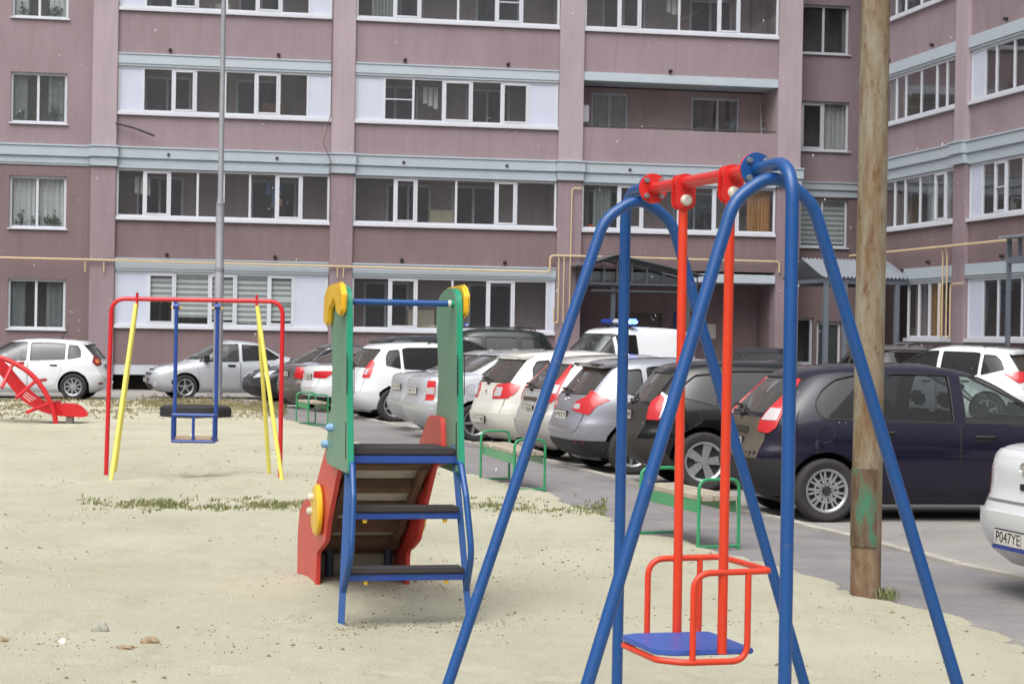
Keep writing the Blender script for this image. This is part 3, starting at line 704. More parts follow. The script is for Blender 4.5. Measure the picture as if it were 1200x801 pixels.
m = MB(); m.box(a1C-1.35, a1C-.95, ED-.03, ED, 1.05, 2.25)
m = MB()
for (q0, q1, z0, z1) in ((3.25, 4.0, 1.5, 2.1), (3.35, 3.8, 2.15, 2.55)): m.box(a0C+q0, a0C+q1, ED-.025, ED-.002, z0, z1)
part('notice_board', m, M('notice_blue', srgb(52, 58, 120), .5, var=.5, vs=14), bevel=.005)
m = MB()
for (q0, q1, z0, z1) in ((4.15, 4.33, 1.75, 2.15), (4.42, 4.72, 1.75, 2.2)): m.box(a0C+q0, a0C+q1, ED-.025, ED-.002, z0, z1)
part('notice_paper', m, M('paper', srgb(190, 188, 180), .8, var=.15, vs=20), bevel=.003)
m = MB(); m.lathe([(0, 0), (.09, .0), (.12, .06), (.06, .12), (0, .13)], Matrix.Translation((a0C+3.55, ED, 2.9)) @ Matrix.Rotation(PI/2, 4, 'X'), 20); part('porch_lamp', m, M('lamp_glass', srgb(196, 188, 160), .3), smooth=True)
m = MB(); m.tube([(a0C+4.8, -.1, 1.0), (a1C-.05, -.1, 1.0)], .025, 8)
for t in (.0, .35, .7, 1.0): x = a0C+4.8+(a1C-.05-a0C-4.8)*t; m.tube([(x, -.1, .1), (x, -.1, 1.0)], .022, 8)
part('railing', m, M('grey_rail', srgb(120, 122, 128), .5, metal=.3), smooth=True)
# --- recessed wall at the inner corner
rh = []
for x0, x1, y0, y1 in ((938.5, 995, 6, 63.5), (938, 994.5, 119, 177), (937, 993, 233.5, 290)):
    rh.append((FR.a(x0, y1), FR.a(x1, y1), FR.z(965, y1), FR.z(965, y0)))
rz = rh[0][2]-rh[1][2]; rh.append((rh[0][0], rh[0][1], rh[0][2]+rz, rh[0][3]+rz))
ra0, ra1 = aR-.3, UW+1.6
gd = [(FR.a(958, 330), FR.a(987, 330), .25, 2.35), (FR.a(929, 330), FR.a(954, 330), 1.0, 2.45)]
m = MB(); wall((ra0, ra1, 0, 6.36), [rh[2]]+gd, REC, REC+.3, m); m.box(aR-.02, aR+.0, -.1, REC, 0, 6.36); part('wall', m, S_lo)
m = MB(); wall((ra0, ra1, 6.36, TOP), [rh[0], rh[1], rh[3]], REC, REC+.3, m); part('wall', m, S_up)
m = MB(); m.box(aR+.002, ra1, REC-.05, REC+.1, 6.20, 6.42); m.box(aR+.002, ra1, REC-.10, REC+.1, 6.422, 6.62); m.box(aR+.002, ra1, REC-.13, REC+.1, 6.622, 6.67); part('cornice', m, W_corn, bevel=.008)
TR = lambda v: Vector((v.x, v.y+REC, v.z))
for i, h in enumerate(rh):
    w_ = window(*h, [(h[0]+h[1])/2-.03], TR, d=.1, fw=.07, inside='room', blinds={0: ('A', 0), 1: ('A', 0)} if i == 2 else None, sashes=(0,) if i == 1 else ())
    if i == 0: curtains(w_, TR, h[0], h[1], h[2], h[3], .02, .1, M_tulle)
    if i == 1: curtains(w_, TR, h[0], h[1], h[2], h[3], .02, .5, M_curt)
w_ = window(*gd[1], [], TR, d=.1, fw=.08, inside='room')
m = MB(); m.box(gd[0][0], gd[0][1], REC+.12, REC+.18, .25, 2.35); dr = part('door', m, M('white_door', srgb(215, 216, 218), .4), bevel=.008)
m = MB(); m.box(gd[0][0]+.1, gd[0][1]-.08, REC+.112, REC+.119, 1.0, 2.25); part('pane', m, M_inner, dr)
# --- wing
WE = [FW.a(1008), FW.a(1120.5), FW.a(1134.5)]; WL = WE[2]+7.2; WZW = WZ
wm = lambda px, py: [FW.a(x, py) for x in px]
wing_end = MB(); wing_end.box(WE[0]-.02, WL+14, .0, .3, -0.0, .0)
def wbay(a0, a1, specs, first):
    for fl, ms, py, kw in specs:
        z0, z1 = WZ[fl]; b0 = a0
        if fl == 0 and first: b0 = FW.a(1063, 360)
        window(b0+.01, a1-.01, z0, z1, wm(ms, py) if ms and ms[0] > 300 else ms, TW, d=0, inside='balcony', sill=False, **kw)
        m = MB(); m.box(b0-.05, a1-.006, -.09, -.002, z0-.09, z0-.0015); part('sill', m, W_pvc, T=TW)
        inner_back(b0, a1, z0, z1, TW, seed=60+fl+(10 if first else 0))
    for i in range(5):
        b0 = .0 if i == 0 else WZ[i-1][1]+(.38 if i != 2 else .62); t0 = WZ[i][0]-.092; q0 = FW.a(1063, 360) if (i == 0 and first) else a0
        m = MB(); m.box(q0, a1, 0, .12, b0, t0); part('parapet', m, S_lo if i < 2 else S_up, T=TW)
        zt = WZ[i][1]
        if i != 1:
            m = MB(); m.box(q0-.1, a1-.004, -.05, .3, zt+.003, zt+.07); m.box(q0-.1, a1-.004, -.085, .3, zt+.072, zt+.375); part('band', m, W_band, T=TW, bevel=.006)
        else:
            m = MB(); m.box(a0-.0, a1-.035, -.06, .3, 6.335, 6.62); m.box(a0, a1-.035, -.12, .3, 6.622, 6.9); m.box(a0, a1-.035, -.15, .3, 6.902, 6.955); part('cornice', m, W_corn, T=TW, bevel=.008)
        for t in (.3, .75):
            a = a0+(a1-a0)*t; z = WZ[i][1]+(.52 if i != 1 else .42); s_ = MB(); s_.tube([(a, .1, z), (a, -.1, z-.015)], .045, 12, caps=False); s_.tube([(a, .1, z), (a, -.09, z-.015)], .032, 12); part('spout', s_, M_tin, T=TW, smooth=True)
    m = MB(); m.box(a0, a1, 0, .4, WZ[4][1]+.376, TOP); part('wall', m, S_up, T=TW)
wbay(WE[0], WE[1], [(0, [1076, 1088, 1099], 360, {}), (1, [1024, 1036, 1048, 1060, 1077.5, 1095, 1108], 230, dict(sashes=(6,))), (2, [1024, 1036, 1050, 1061, 1079, 1097, 1109], 110, {}), (3, [1024, 1036, 1050, 1061, 1079, 1097, 1109], 5, {}), (4, [1050, 1079], 5, {})], True)
m = MB(); m.box(WE[1]+.002, WE[2]-.002, -.12, .5, 0, 6.36); part('pilaster', m, S_pil2, T=TW, bevel=.01)
m = MB(); m.box(WE[1]+.002, WE[2]-.002, -.12, .5, 6.96, TOP); part('pilaster', m, S_pil, T=TW, bevel=.01)
m = MB(); m.box(WE[1]-.03, WE[2]+.03, -.2, .4, 6.364, 6.62); m.box(WE[1]-.06, WE[2]+.06, -.26, .4, 6.622, 6.9); m.box(WE[1]-.08, WE[2]+.08, -.29, .4, 6.902, 6.958); part('cornice', m, W_corn, T=TW, bevel=.012)
b0 = WE[2]
wbay(WE[2], WL, [(0, [b0+.95, FW.a(1169, 345), FW.a(1197, 345), b0+3.9, b0+5.0], 0, dict(panels=(0,))), (1, [b0+.8, FW.a(1165, 230), FW.a(1179, 225), FW.a(1198, 225), b0+4.0, b0+5.2], 0, dict(panels=(0,), sashes=(2,), split=(2,))), (2, [b0+.85, FW.a(1167, 90), FW.a(1188, 90), b0+3.7, b0+5.0], 0, dict(panels=(0,))), (3, [b0+.85, b0+2.4, b0+3.9, b0+5.2], 0, {}), (4, [b0+2.0, b0+4], 0, {})], False)
# end, back and roof volumes
m = MB(); m.box(UW, UW+.3, -WE[0]+.002, -WE[0]+.25, 0, TOP); part('wall', m, S_lo)
m = MB(); m.box(UW+.002, UW+9, -WL-4, -WL-.002, 0, TOP); part('wall', m, S_up)
m = MB(); m.box(UW+1.8, UW+9, -WL, -WE[0], 0, TOP-.4); part('wall', m, S_lo)
m = MB(); m.box(aFarL, UW+9, 2.6, 12, 0, TOP-.4); part('wall', m, S_lo)
m = MB(); m.box(aFarL-.2, UW+9.2, -.35, 12.2, TOP+.002, TOP+.35); m.box(UW-.35, UW+9.2, -WL-4, -.352, TOP+.002, TOP+.35); part('roof', m, M('roof_edge', srgb(120, 122, 126), .6))
# ================================================================== things on and at the building
def LW(a, d, z): return O_+E_*a+N_*d+Vector((0, 0, z))      # building-local -> world
def WW(a, d, z): v = TW(Vector((a, d, z))); return LW(v.x, v.y, v.z)
M_gas = M('gas_pipe_paint', srgb(196, 176, 140), .5, var=.08, vs=4)
M_grey = M('grey_steel', srgb(96, 104, 114), .5, var=.12, vs=5); M_grey2 = M('roof_sheet', srgb(140, 146, 154), .45, metal=.2, var=.12, vs=2)
def worldpart(name, mb, mat, root, bevel=0, smooth=True):
    inv = root.matrix_basis.inverted() if root else None
    if root: mb.v = [inv @ v for v in mb.v]
    return mb.build(name, mat, root, bevel=bevel, smooth=smooth)
def setm(root): root.matrix_basis = Matrix.Translation(root.location) @ root.rotation_euler.to_matrix().to_4x4(); return root
# gas pipe
gp = thing('gas_pipe', 'yellow gas pipe clamped along the whole front of the building', 'gas pipe', LW(a0B, -.2, 3.6), ALPHA)
zl = FM.z(0, 302); z2 = FM.z(640, 319); z3 = FM.z(660, 300); zR = FM.z(908, 304)
A0 = FM.a(643, 310)
pts = [LW(aFarL, -.2, zl-.0), LW(FM.a(100), -.2, zl), LW(a1A, -.2, (zl+z2)/2-.0), LW(A0, -.2, z2), LW(A0, -.2, z3), LW(FM.a(700), -.2, z3), LW(FM.a(911), -.2, z3-.02), LW(FM.a(911), -.2, z3-.35)]
mb = MB(); mb.tube(fillet(pts, .12), .030, 10); worldpart('pipe_run', mb, M_gas, setm(gp))
mb = MB()
for px in (653.5, 659.5): mb.tube(fillet([LW(FM.a(px), -.2, z3-.05), LW(FM.a(px), -.2, FM.z(px, 378)), LW(FM.a(px)-.13 if px < 655 else FM.a(px)+.17, -.2, FM.z(px, 378)), LW(FM.a(px)-.13 if px < 655 else FM.a(px)+.17, -.2, FM.z(px, 360))], .06), .021, 8)
mb.tube(fillet([LW(FM.a(666.5), -.2, FM.z(666, 376)), LW(FM.a(667.5), -.2, FM.z(667, 221)), LW(FM.a(680), -.2, FM.z(680, 221.5))], .1), .021, 8)
worldpart('riser', mb, M_gas, gp)
for px in (100, 122, 402, 395): mb = MB(); mb.tube([LW(FM.a(px), -.2, zl-.06), LW(FM.a(px), -.2, zl-.35)], .018, 8); worldpart('bracket', mb, M_gas, gp)
gw = thing('gas_pipe', 'yellow gas pipe along the side wing with hanging loops', 'gas pipe', WW(WE[1], -.3, 4.2), ALPHA-PI/2); setm(gw)
zw0, zw1 = FW.z(1041, 297), FW.z(1180, 283.5)
mb = MB(); mb.tube([WW(WE[0], -.32, zw0), WW(FW.a(1110), -.32, (zw0+zw1)/2), WW(FW.a(1320), -.32, zw1)], .036, 10)
mb.tube([LW(aR, REC-.14, FR.z(940, 323)), LW(UW-.3, REC-.14, FR.z(1000, 325))], .03, 8)
worldpart('pipe_run', mb, M_gas, gw)
mb = MB()
for p0, p1, yb in ((1116, 1113.5, 395), (1121, 1125.5, 396)):
    mb.tube(fillet([WW(FW.a(p0), -.3, zw0-.03), WW(FW.a(p0), -.26, FW.z(p0, 300)), WW(FW.a(p0), -.26, FW.z(p0, yb)), WW(FW.a(p1), -.26, FW.z(p1, yb)), WW(FW.a(p1), -.26, FW.z(p1, 333)), WW(FW.a(p1+(-4 if p1 < 1120 else 12)), -.2, FW.z(p1, 332.5))], .07), .021, 8)
worldpart('riser', mb, M_gas, gw)

# main entrance canopy (dark steel frame with a pitched sheet roof)
cn = setm(thing('entrance_canopy', 'dark grey steel entrance canopy with pitched roof over the porch', 'canopy', LW(FM.a(735, 330), -1.1, 0), ALPHA, 'entrance canopies'))
c0, c1, cr = FM.a(674, 320), FM.a(794, 320), FM.a(701, 310); OUT = -2.2; zb = 3.28; zr = 4.05; ze = 3.55
mb = MB()
for d in (OUT, -.2):
    mb.tube([LW(c0, d, zb), LW(c1, d, zb)], .05, 4); mb.tube([LW(c0, d, zr-.22), LW(cr, d, zr), LW(c1, d, ze-.02)], .045, 4)
    mb.tube([LW(c0, d, zb-.2), LW(c1, d, zb-.2)], .03, 4)
    for t in (.0, .12, .24, .38, .52, .68, .84, 1.0):
        a = c0+(c1-c0)*t; top = zr-.22+(a-c0)/(cr-c0)*.22 if a < cr else zr+(a-cr)/(c1-cr)*(ze-.02-zr); mb.tube([LW(a, d, zb), LW(a, d, top)], .025, 4)
for a in (c0, c1): mb.tube([LW(a, OUT, zb), LW(a, -.2, zb)], .045, 4)
worldpart('frame', mb, M('canopy_steel', srgb(70, 76, 84), .55, var=.12, vs=5), cn, smooth=False)
mb = MB()
for (x0, za, x1, zb_) in ((c0-.2, zr-.25, cr, zr+.05), (cr+.002, zr+.05, c1+.2, ze)):
    mb.add([LW(x0, OUT-.2, za), LW(x1, OUT-.2, zb_), LW(x1, -.14, zb_), LW(x0, -.14, za), LW(x0, OUT-.2, za+.03), LW(x1, OUT-.2, zb_+.03), LW(x1, -.14, zb_+.03), LW(x0, -.14, za+.03)], [(0, 1, 2, 3), (7, 6, 5, 4), (0, 4, 5, 1), (1, 5, 6, 2), (2, 6, 7, 3), (3, 7, 4, 0)])
worldpart('roof', mb, M('roof_dark', srgb(84, 88, 94), .5, var=.12, vs=2), cn, smooth=False)
for a in (FM.a(699, 360), FM.a(784, 360)):
    mb = MB(); mb.box(-.06, .06, -.06, .06, 0, zb-.03, lambda v, a=a: LW(a+v.x, OUT+.1+v.y, v.z)); worldpart('post', mb, M('canopy_steel', srgb(70, 76, 84), .55, var=.12, vs=5), cn, .008)
# corner canopy: corrugated gable roof over the door in the side wing
cc = setm(thing('entrance_canopy', 'corrugated grey gabled canopy in the inner corner behind the rusty pole', 'canopy', LW(UW-1.5, -4.2, 0), ALPHA, 'entrance canopies'))
dF, dM, dB = -6.1, -4.3, -2.5; k0, k1 = UW-2.55, UW-.02; nn = 44
def slope(dE):
    vs = []
    for i in range(nn*2+1):
        a = k0+(k1-k0)*i/(nn*2); zz = .035*math.sin(i*PI/2)
        vs += [LW(a, dE, 3.50+zz), LW(a, dM, 4.05+zz), LW(a, dE, 3.49+zz), LW(a, dM, 4.04+zz)]
    fs = []
    for i in range(nn*2): fs += [(4*i, 4*i+4, 4*i+5, 4*i+1), (4*i+2, 4*i+3, 4*i+7, 4*i+6), (4*i, 4*i+2, 4*i+6, 4*i+4)]
    return vs, fs
for dE in (dF, dB):
    mb = MB(); mb.add(*slope(dE)); worldpart('roof_sheet', mb, M_grey2, cc)
mb = MB(); tl = lambda v: LW(v.x, v.y, v.z); mb.box(k0+.06, k1, dF+.08, dF+.16, 3.32, 3.46, tl); mb.box(k0+.06, k0+.14, dF+.161, dB-.1, 3.34, 3.45, tl); mb.box(k0+.145, k1, dB-.16, dB-.08, 3.32, 3.46, tl); worldpart('frame', mb, M_grey, cc, .006)
for a, d in ((k0+.15, dF+.15), (Face(O_+N_*(dF+.15), E_, N_).a(989.5, 370), dF+.15), (UW-.35, dF+.15), (k0+.15, dB-.15)):
    mb = MB(); mb.box(-.065, .065, -.065, .065, 0, 3.33, lambda v, a=a, d=d: LW(a+v.x, d+v.y, v.z)); worldpart('post', mb, M_grey, cc, .008)
mb = MB()
for z0_, z1_ in ((.35, 1.25), (.75, 1.65)): mb.tube([LW(k0+.3, dF-.2, z0_), LW(k0+1.7, dF-.2, z1_)], .028, 8)
mb.tube([LW(UW-.4, dF-.5, 1.0), LW(UW-.4, dF-3.2, 1.0)], .025, 8)
for d in (-.5, -1.8, -3.2): mb.tube([LW(UW-.4, dF+d, 0), LW(UW-.4, dF+d, 1.0)], .025, 8)
worldpart('handrail', mb, M('rail_paint', srgb(140, 144, 150), .5), cc)
# notice on the corner doorway and dark doorway
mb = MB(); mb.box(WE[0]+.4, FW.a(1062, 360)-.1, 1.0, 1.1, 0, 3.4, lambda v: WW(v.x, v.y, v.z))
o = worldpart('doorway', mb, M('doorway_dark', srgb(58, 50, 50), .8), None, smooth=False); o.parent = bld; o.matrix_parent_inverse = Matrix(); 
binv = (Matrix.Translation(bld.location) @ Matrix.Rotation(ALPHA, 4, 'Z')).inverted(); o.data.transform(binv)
mb = MB(); mb.box(FW.a(1047, 350), FW.a(1060, 350), .9, .93, 1.55, 2.55, TW); part('notice_board', mb, M('notice_blue', srgb(52, 58, 120), .5), bld)
# steel canopy frame at the right edge
sf = setm(thing('canopy_frame', 'blue grey steel canopy frame in front of the wing, at the right edge', 'canopy', WW(FW.a(1190), -2.4, 0), ALPHA))
FS = Face(O_+E_*(UW-2.4), -N_, E_)
TS = lambda a, d, z: WW(a, d-2.4, z)
s0 = FS.a(1182, 330); zt = FS.z(1182, 280); zs = FS.z(1182, 301)
mb = MB()
for a in (s0, s0+2.6):
    for d in (0, 1.6): mb.box(a-.045, a+.045, d-.045, d+.045, 0, zt, lambda v: TS(v.x, v.y, v.z))
worldpart('post', mb, M_grey, sf, .006)
mb = MB(); mb.box(s0-.045, s0+2.65, -.05, .05, zs-.15, zs, lambda v: TS(v.x, v.y, v.z)); mb.box(s0-.045, s0+2.65, 1.55, 1.65, zs-.15, zs, lambda v: TS(v.x, v.y, v.z)); mb.box(s0+.5, s0+.58, -.04, .04, zs+.002, zt, lambda v: TS(v.x, v.y, v.z)); worldpart('beam', mb, M_grey, sf, .006)
mb = MB(); mb.box(s0-.15, s0+2.8, -.2, 1.9, zt+.002, zt+.06, lambda v: TS(v.x, v.y, v.z)); worldpart('roof', mb, M_grey2, sf, .01)

# things on the open loggia
ac = setm(thing('air_conditioner', 'white air conditioner box on the open loggia wall', 'air conditioner', LW(a0C+.17, .9, 8.2), ALPHA))
mb = MB(); mb.box(-.14, .14, -.4, .4, -.02, .5); mb.build('housing', W_pvc, ac, bevel=.02)
mb = MB(); mb.lathe([(.0, 0), (.2, 0), (.2, .012), (0, .02)], Matrix.Translation((.14, 0, .24)) @ Matrix.Rotation(PI/2, 4, 'Y'), 24); mb.build('fan_grille', M('grille_grey', srgb(120, 120, 124), .5), ac)
la = setm(thing('ladder', 'white ladder leaning in the corner of the open loggia', 'ladder', LW(FL.a(893, 140)-.05, 1.0, 7.0), ALPHA))
mb = MB()
for x in (-.16, .16): mb.tube([(x, -.35, 0), (x+.12, .42, 2.0)], .022, 8)
for k in range(7): t = .1+k*.13; mb.tube([(-.16+.12*t, -.35+.77*t, 2*t), (.16+.12*t, -.35+.77*t, 2*t)], .016, 8)
mb.build('ladder_frame', W_pvc, la)
# dangling cable under the third floor windows
cb = MB(); p0 = LW(FM.a(136, 145), -.14, FM.z(136, 145)); p1 = LW(FM.a(181, 160), -.22, FM.z(181, 160))
cb.tube([p0, p0.lerp(p1, .5)+Vector((0, -.05, .03)), p1], .028, 8)
tag(cb.build('cable', M('black_cable', srgb(40, 36, 36), .6)), 'loose black cable end hanging from the wall at third floor', 'cable')
# wire down the second pilaster
cb = MB(); q = [LW(a1A-.03, -.17, z) for z in (12, 9.2, 8.1)]+[LW(a1A-.25, -.33, 7.2), LW(a1A-.02, -.33, 6.7), LW(a1A-.02, -.14, 5.0)]
cb.tube(fillet(q, .3), .012, 6); tag(cb.build('cable', M('brown_cable', srgb(90, 76, 70), .7)), 'thin brown cable running down beside the second pilaster', 'cable')
# small orange box and furniture behind the second floor glazing
mb = MB(); a = FM.a(699, 262); mb.box(a-.14, a+.14, .35, .65, 4.92, 5.12, lambda v: LW(v.x, v.y, v.z)); tag(mb.build('storage_box', M('orange_plastic', srgb(214, 82, 40), .5), bevel=.01), 'small orange box behind second floor balcony glass', 'box')
# somebody standing at the open sash of the second floor balcony
def person(loc, rot):
    me = bpy.data.meshes.new('person'); V_ = [(0, 0, .95), (0, 0, 1.15), (0, .0, 1.38), (0, -.01, 1.5), (.19, 0, 1.42), (.25, -.03, 1.16), (.20, -.22, 1.02), (-.19, 0, 1.42), (-.25, -.03, 1.16), (-.20, -.22, 1.02), (.1, 0, .88), (.11, -.01, .48), (.11, .02, .06), (.11, -.12, .03), (-.1, 0, .88), (-.11, -.01, .48), (-.11, .02, .06), (-.11, -.12, .03), (0, -.02, 1.58), (0, -.03, 1.68), (0, -.02, 1.76)]
    E2 = [(0, 1), (1, 2), (2, 3), (2, 4), (4, 5), (5, 6), (2, 7), (7, 8), (8, 9), (0, 10), (10, 11), (11, 12), (12, 13), (0, 14), (14, 15), (15, 16), (16, 17), (3, 18), (18, 19), (19, 20)]
    R2 = [.15, .135, .15, .06, .07, .05, .035, .07, .05, .035, .095, .065, .045, .04, .095, .065, .045, .04, .085, .095, .07]
    me.from_pydata(V_, E2, []); o = bpy.data.objects.new('tmp', me); COL.objects.link(o); md = o.modifiers.new('s', 'SKIN'); sb = o.modifiers.new('u', 'SUBSURF'); sb.levels = 2
    for v, r in zip(me.skin_vertices[0].data if len(me.skin_vertices) else [], R2): v.radius = (r, r*.8)
    if not len(me.skin_vertices): bpy.data.objects.remove(o); return
    me.skin_vertices[0].data[0].use_root = True
    dg = bpy.context.evaluated_depsgraph_get(); m2 = bpy.data.meshes.new_from_object(o.evaluated_get(dg)); bpy.data.objects.remove(o)
    p = link('person', m2, M('skin', srgb(196, 150, 126), .6)); p.location = loc; p.rotation_euler = (0, 0, rot)
    m2.materials.append(M('dark_clothes', srgb(40, 40, 48), .9)); 
    for f in m2.polygons: f.material_index = 1 if f.center.z < 1.49 and not (abs(f.center.x) > .15 and f.center.z < 1.06 and f.center.y < -.16) else 0
    mb = MB(); mb.lathe([(.0, .12), (.06, .105), (.098, .05), (.10, -.02), (.095, -.05)], Matrix.Translation((0, .015, 1.72)) @ Matrix.Rotation(-.25, 4, 'X'), 20); mb.build('hair', M('dark_hair', srgb(40, 30, 26), .8), p)
    mb = MB()
    for x_ in (-.032, .032): mb.lathe([(0, .01), (.011, .006), (.013, 0)], Matrix.Translation((x_, -.112, 1.69)) @ Matrix.Rotation(PI/2, 4, 'X'), 8)
    mb.build('eyes', M('eye', srgb(30, 26, 24), .4), p); mb = MB(); mb.lathe([(0, .03), (.012, .02), (.018, 0)], Matrix.Translation((0, -.11, 1.655)) @ Matrix.Rotation(PI/2, 4, 'X'), 8); mb.build('nose', M('skin', srgb(196, 150, 126), .6), p)
    return tag(p, 'person in dark clothes standing behind the open second floor balcony window', 'person')
person(LW(FM.a(329, 240), .55, 3.92), ALPHA)
# ================================================================== PLAYGROUND
def enamel(name, c, wear=.18, rough=.35):
    if name in _M: return _M[name]
    m, nt, b = nodes(name); n = noise(nt, 3, 6, .7); r = ramp(nt, n.outputs['Fac'], [(.25, sc(c, .86)), (.5, c), (.78, sc(c, 1.1))])
    n2 = noise(nt, 22, 5, .75); k = ramp(nt, n2.outputs['Fac'], [(.62, (0, 0, 0)), (.69, (1, 1, 1))])
    mm = nt.nodes.new('ShaderNodeMath'); mm.operation = 'MULTIPLY'; mm.inputs[1].default_value = wear*3; nt.links.new(k.outputs['Color'], mm.inputs[0])
    cc_ = mixc(nt, mm.outputs[0], r.outputs['Color'], srgb(128, 108, 92)); nt.links.new(cc_, b.inputs['Base Color'])
    b.inputs['Roughness'].default_value = rough; b.inputs['Coat Weight'].default_value = .25; b.inputs['Coat Roughness'].default_value = .2
    rr = nt.nodes.new('ShaderNodeMapRange'); rr.inputs[3].default_value = rough-.08; rr.inputs[4].default_value = rough+.2; nt.links.new(n2.outputs['Fac'], rr.inputs[0]); nt.links.new(rr.outputs[0], b.inputs['Roughness'])
    n3 = noise(nt, 90, 2, .5); bump(nt, b, n3.outputs['Fac'], .05, .002); _M[name] = m; return m
P_blue = enamel('blue_enamel', srgb(14, 71, 132)); P_red = enamel('red_enamel', srgb(200, 36, 30)); P_red2 = enamel('crimson_enamel', srgb(196, 26, 36), rough=.3)
P_red3 = enamel('orange_red_enamel', srgb(210, 56, 22), rough=.38)
P_yel = enamel('yellow_enamel', srgb(232, 186, 36)); P_pyel = enamel('pale_yellow_enamel', srgb(226, 212, 96)); P_grn = enamel('bench_green', srgb(44, 142, 92)); P_nav = enamel('navy_enamel', srgb(30, 66, 140))
P_edge = enamel('panel_green', srgb(14, 138, 104)); P_face = enamel('panel_green_matt', srgb(98, 140, 116), .15, .5); P_redply = enamel('red_plywood', srgb(196, 58, 50), .15, .5)
M_seatb = enamel('seat_blue', srgb(52, 86, 168), .15, .5); M_rub = M('black_rubber', srgb(52, 48, 50), .8, var=.2, vs=8, bs=60); M_bolt = M('bolt_cap', srgb(200, 196, 180), .45, var=.2, vs=30); M_zinc = M('zinc_bolt', srgb(150, 150, 152), .4, metal=.7, var=.2, vs=20)
M_capb = M('blue_cap', srgb(120, 160, 196), .5)
# ---- near swing
FN = Vector((.897, 7.62, 2.372)); FF = Vector((.583, 8.68, 2.372)); AX = (FN-FF); AX.z = 0; LEN = AX.length; AX.normalize(); PX = Vector((-AX.y, AX.x, 0))
if PX.x < 0: PX = -PX
sw = thing('swing_set', 'large blue tubular swing frame with red crossbar and toddler seat, nearest in the sand', 'swing', ((FN.x+FF.x)/2, (FN.y+FF.y)/2, .05), 0, 'swings'); SWO = Vector(sw.location)
def S(e, a, z):          # e along crossbar from far flange, a across, z height
    p = FF+AX*e+PX*a; return Vector((p.x, p.y, z))-SWO
RT = .0242
for end, sgn in ((0.0, -1), (LEN, 1)):
    fr = MB(); fr.tube(fillet([S(end, 0, 2.372), S(end+sgn*.33, 0, 2.372+.012), S(end+sgn*.34, 0, -.3)], .15, 12), RT, 20)
    eU = end+sgn*.165; zt = 2.322
    al, ar_ = (-.945, .93) if sgn < 0 else (-.875, .985)
    fr.tube(fillet([S(eU, al, -.12), S(eU, -.155, 2.245), S(eU, -.0, zt+.03), S(eU, .155, 2.245), S(eU, ar_, -.12)], [.19, .14, .19], 12), RT, 20)
    fr.build('leg_frame', P_blue, sw, ang=60)
    T = Matrix.Translation(S(end-sgn*.004, 0, 2.372)) @ AX.to_track_quat('Z', 'Y').to_matrix().to_4x4()
    f1 = MB(); f1.lathe([(0, -.006*1), (.062, -.006), (.064, 0), (.062, .006), (0, .006)], T @ Matrix.Translation((0, 0, sgn*.008)), 32); fl = f1.build('flange', P_blue, sw)
    f2 = MB(); f2.lathe([(0, -.006), (.062, -.006), (.064, 0), (.062, .006), (0, .006)], T @ Matrix.Translation((0, 0, -sgn*.0065)), 32); f2.build('flange', P_red, sw)
    for k in range(4):
        b_ = MB(); q = PI/4+k*PI/2; b_.lathe([(0, -.03), (.009, -.03), (.011, -.027), (.011, .027), (.009, .03), (0, .03)], T @ Matrix.Translation((.046*math.cos(q), .046*math.sin(q), 0)), 10); b_.build('bolt', M_zinc, sw)
cb = MB(); cb.tube([S(.012, 0, 2.372), S(LEN-.012, 0, 2.372)], RT*1.02, 24); cb.build('crossbar', P_red, sw)
T0, T1 = .33*LEN, .78*LEN
for i, t in enumerate((T0, T1)):
    h = MB(); ar = rpoly([(-.042, .035), (.042, .035), (.042, -.11), (-.042, -.11)], .04, 6)
    for o_ in (-.031, .018): h.prism(ar, 0, .013, lambda u, v, w_, o_=o_, t=t: S(t+o_+w_, u, 2.372+v))
    h.tube([S(t-.032, 0, 2.372), S(t+.032, 0, 2.372)], .036, 24)
    h.build('hanger', P_red, sw, bevel=.002)
    T = Matrix.Translation(S(t, 0, 2.372-.072)) @ AX.to_track_quat('Z', 'Y').to_matrix().to_4x4()
    b_ = MB(); b_.lathe([(0, -.052), (.014, -.052), (.022, -.046), (.024, -.034), (.024, .034), (.022, .046), (.014, .052), (0, .052)], T, 20); b_.build('bolt_cap', M_bolt, sw)
SZ = .535; e0, e1 = T0+.012, T1-.008
for e, t in ((e0, T0), (e1, T1)):
    r_ = MB(); r_.tube([S(t, 0, 2.372-.055), S(e, -.0, SZ-.0)], .019, 18); r_.build('hanging_rod', P_red3, sw)
cg = MB(); R2 = .0125
mid = (e0+e1)/2; b0, b1 = e0-.012, e1+.012
cg.tube(fillet([S(b1, -.125, SZ-.02), S(b1, -.125, SZ+.31), S(b1, .19, SZ+.315), S(b0, .19, SZ+.315), S(b0, -.125, SZ+.31), S(b0, -.125, SZ-.02)], [.075, .03, .03, .075], 8), R2, 14)
cg.tube(fillet([S(b1, .10, SZ+.31), S(b1, .10, SZ-.03), S(b1, -.16, SZ-.03), S(b1-.06, -.25, SZ-.025), S(b0+.06, -.25, SZ-.025), S(b0, -.16, SZ-.03), S(b0, .10, SZ-.03), S(b0, .10, SZ+.31)], [.07, .1, .05, .05, .1, .07], 8), R2, 14)
cg.build('seat_cage', P_red3, sw, ang=60)
st = MB(); st.prism(rpoly([(b0+.012, .14), (b1-.012, .14), (b1-.012, -.19), (b1-.06, -.26), (b0+.06, -.26), (b0+.012, -.19)], .03, 4), -.006, .014, lambda u, v, h: S(u, v, SZ+h)); st.build('seat', M_seatb, sw, bevel=.004)

# ---- slide
slide = thing('slide', 'green and red playground slide with blue ladder and yellow trim, seen from the ladder', 'slide', (SLIDE_M.x, SLIDE_M.y, .04), 0); SLO = Vector(slide.location)
def D(r, d, z): p = SLIDE_M+SLR*r+SLD*d; return Vector((p.x, p.y, z))-SLO
PF = 1.05; HW = .315
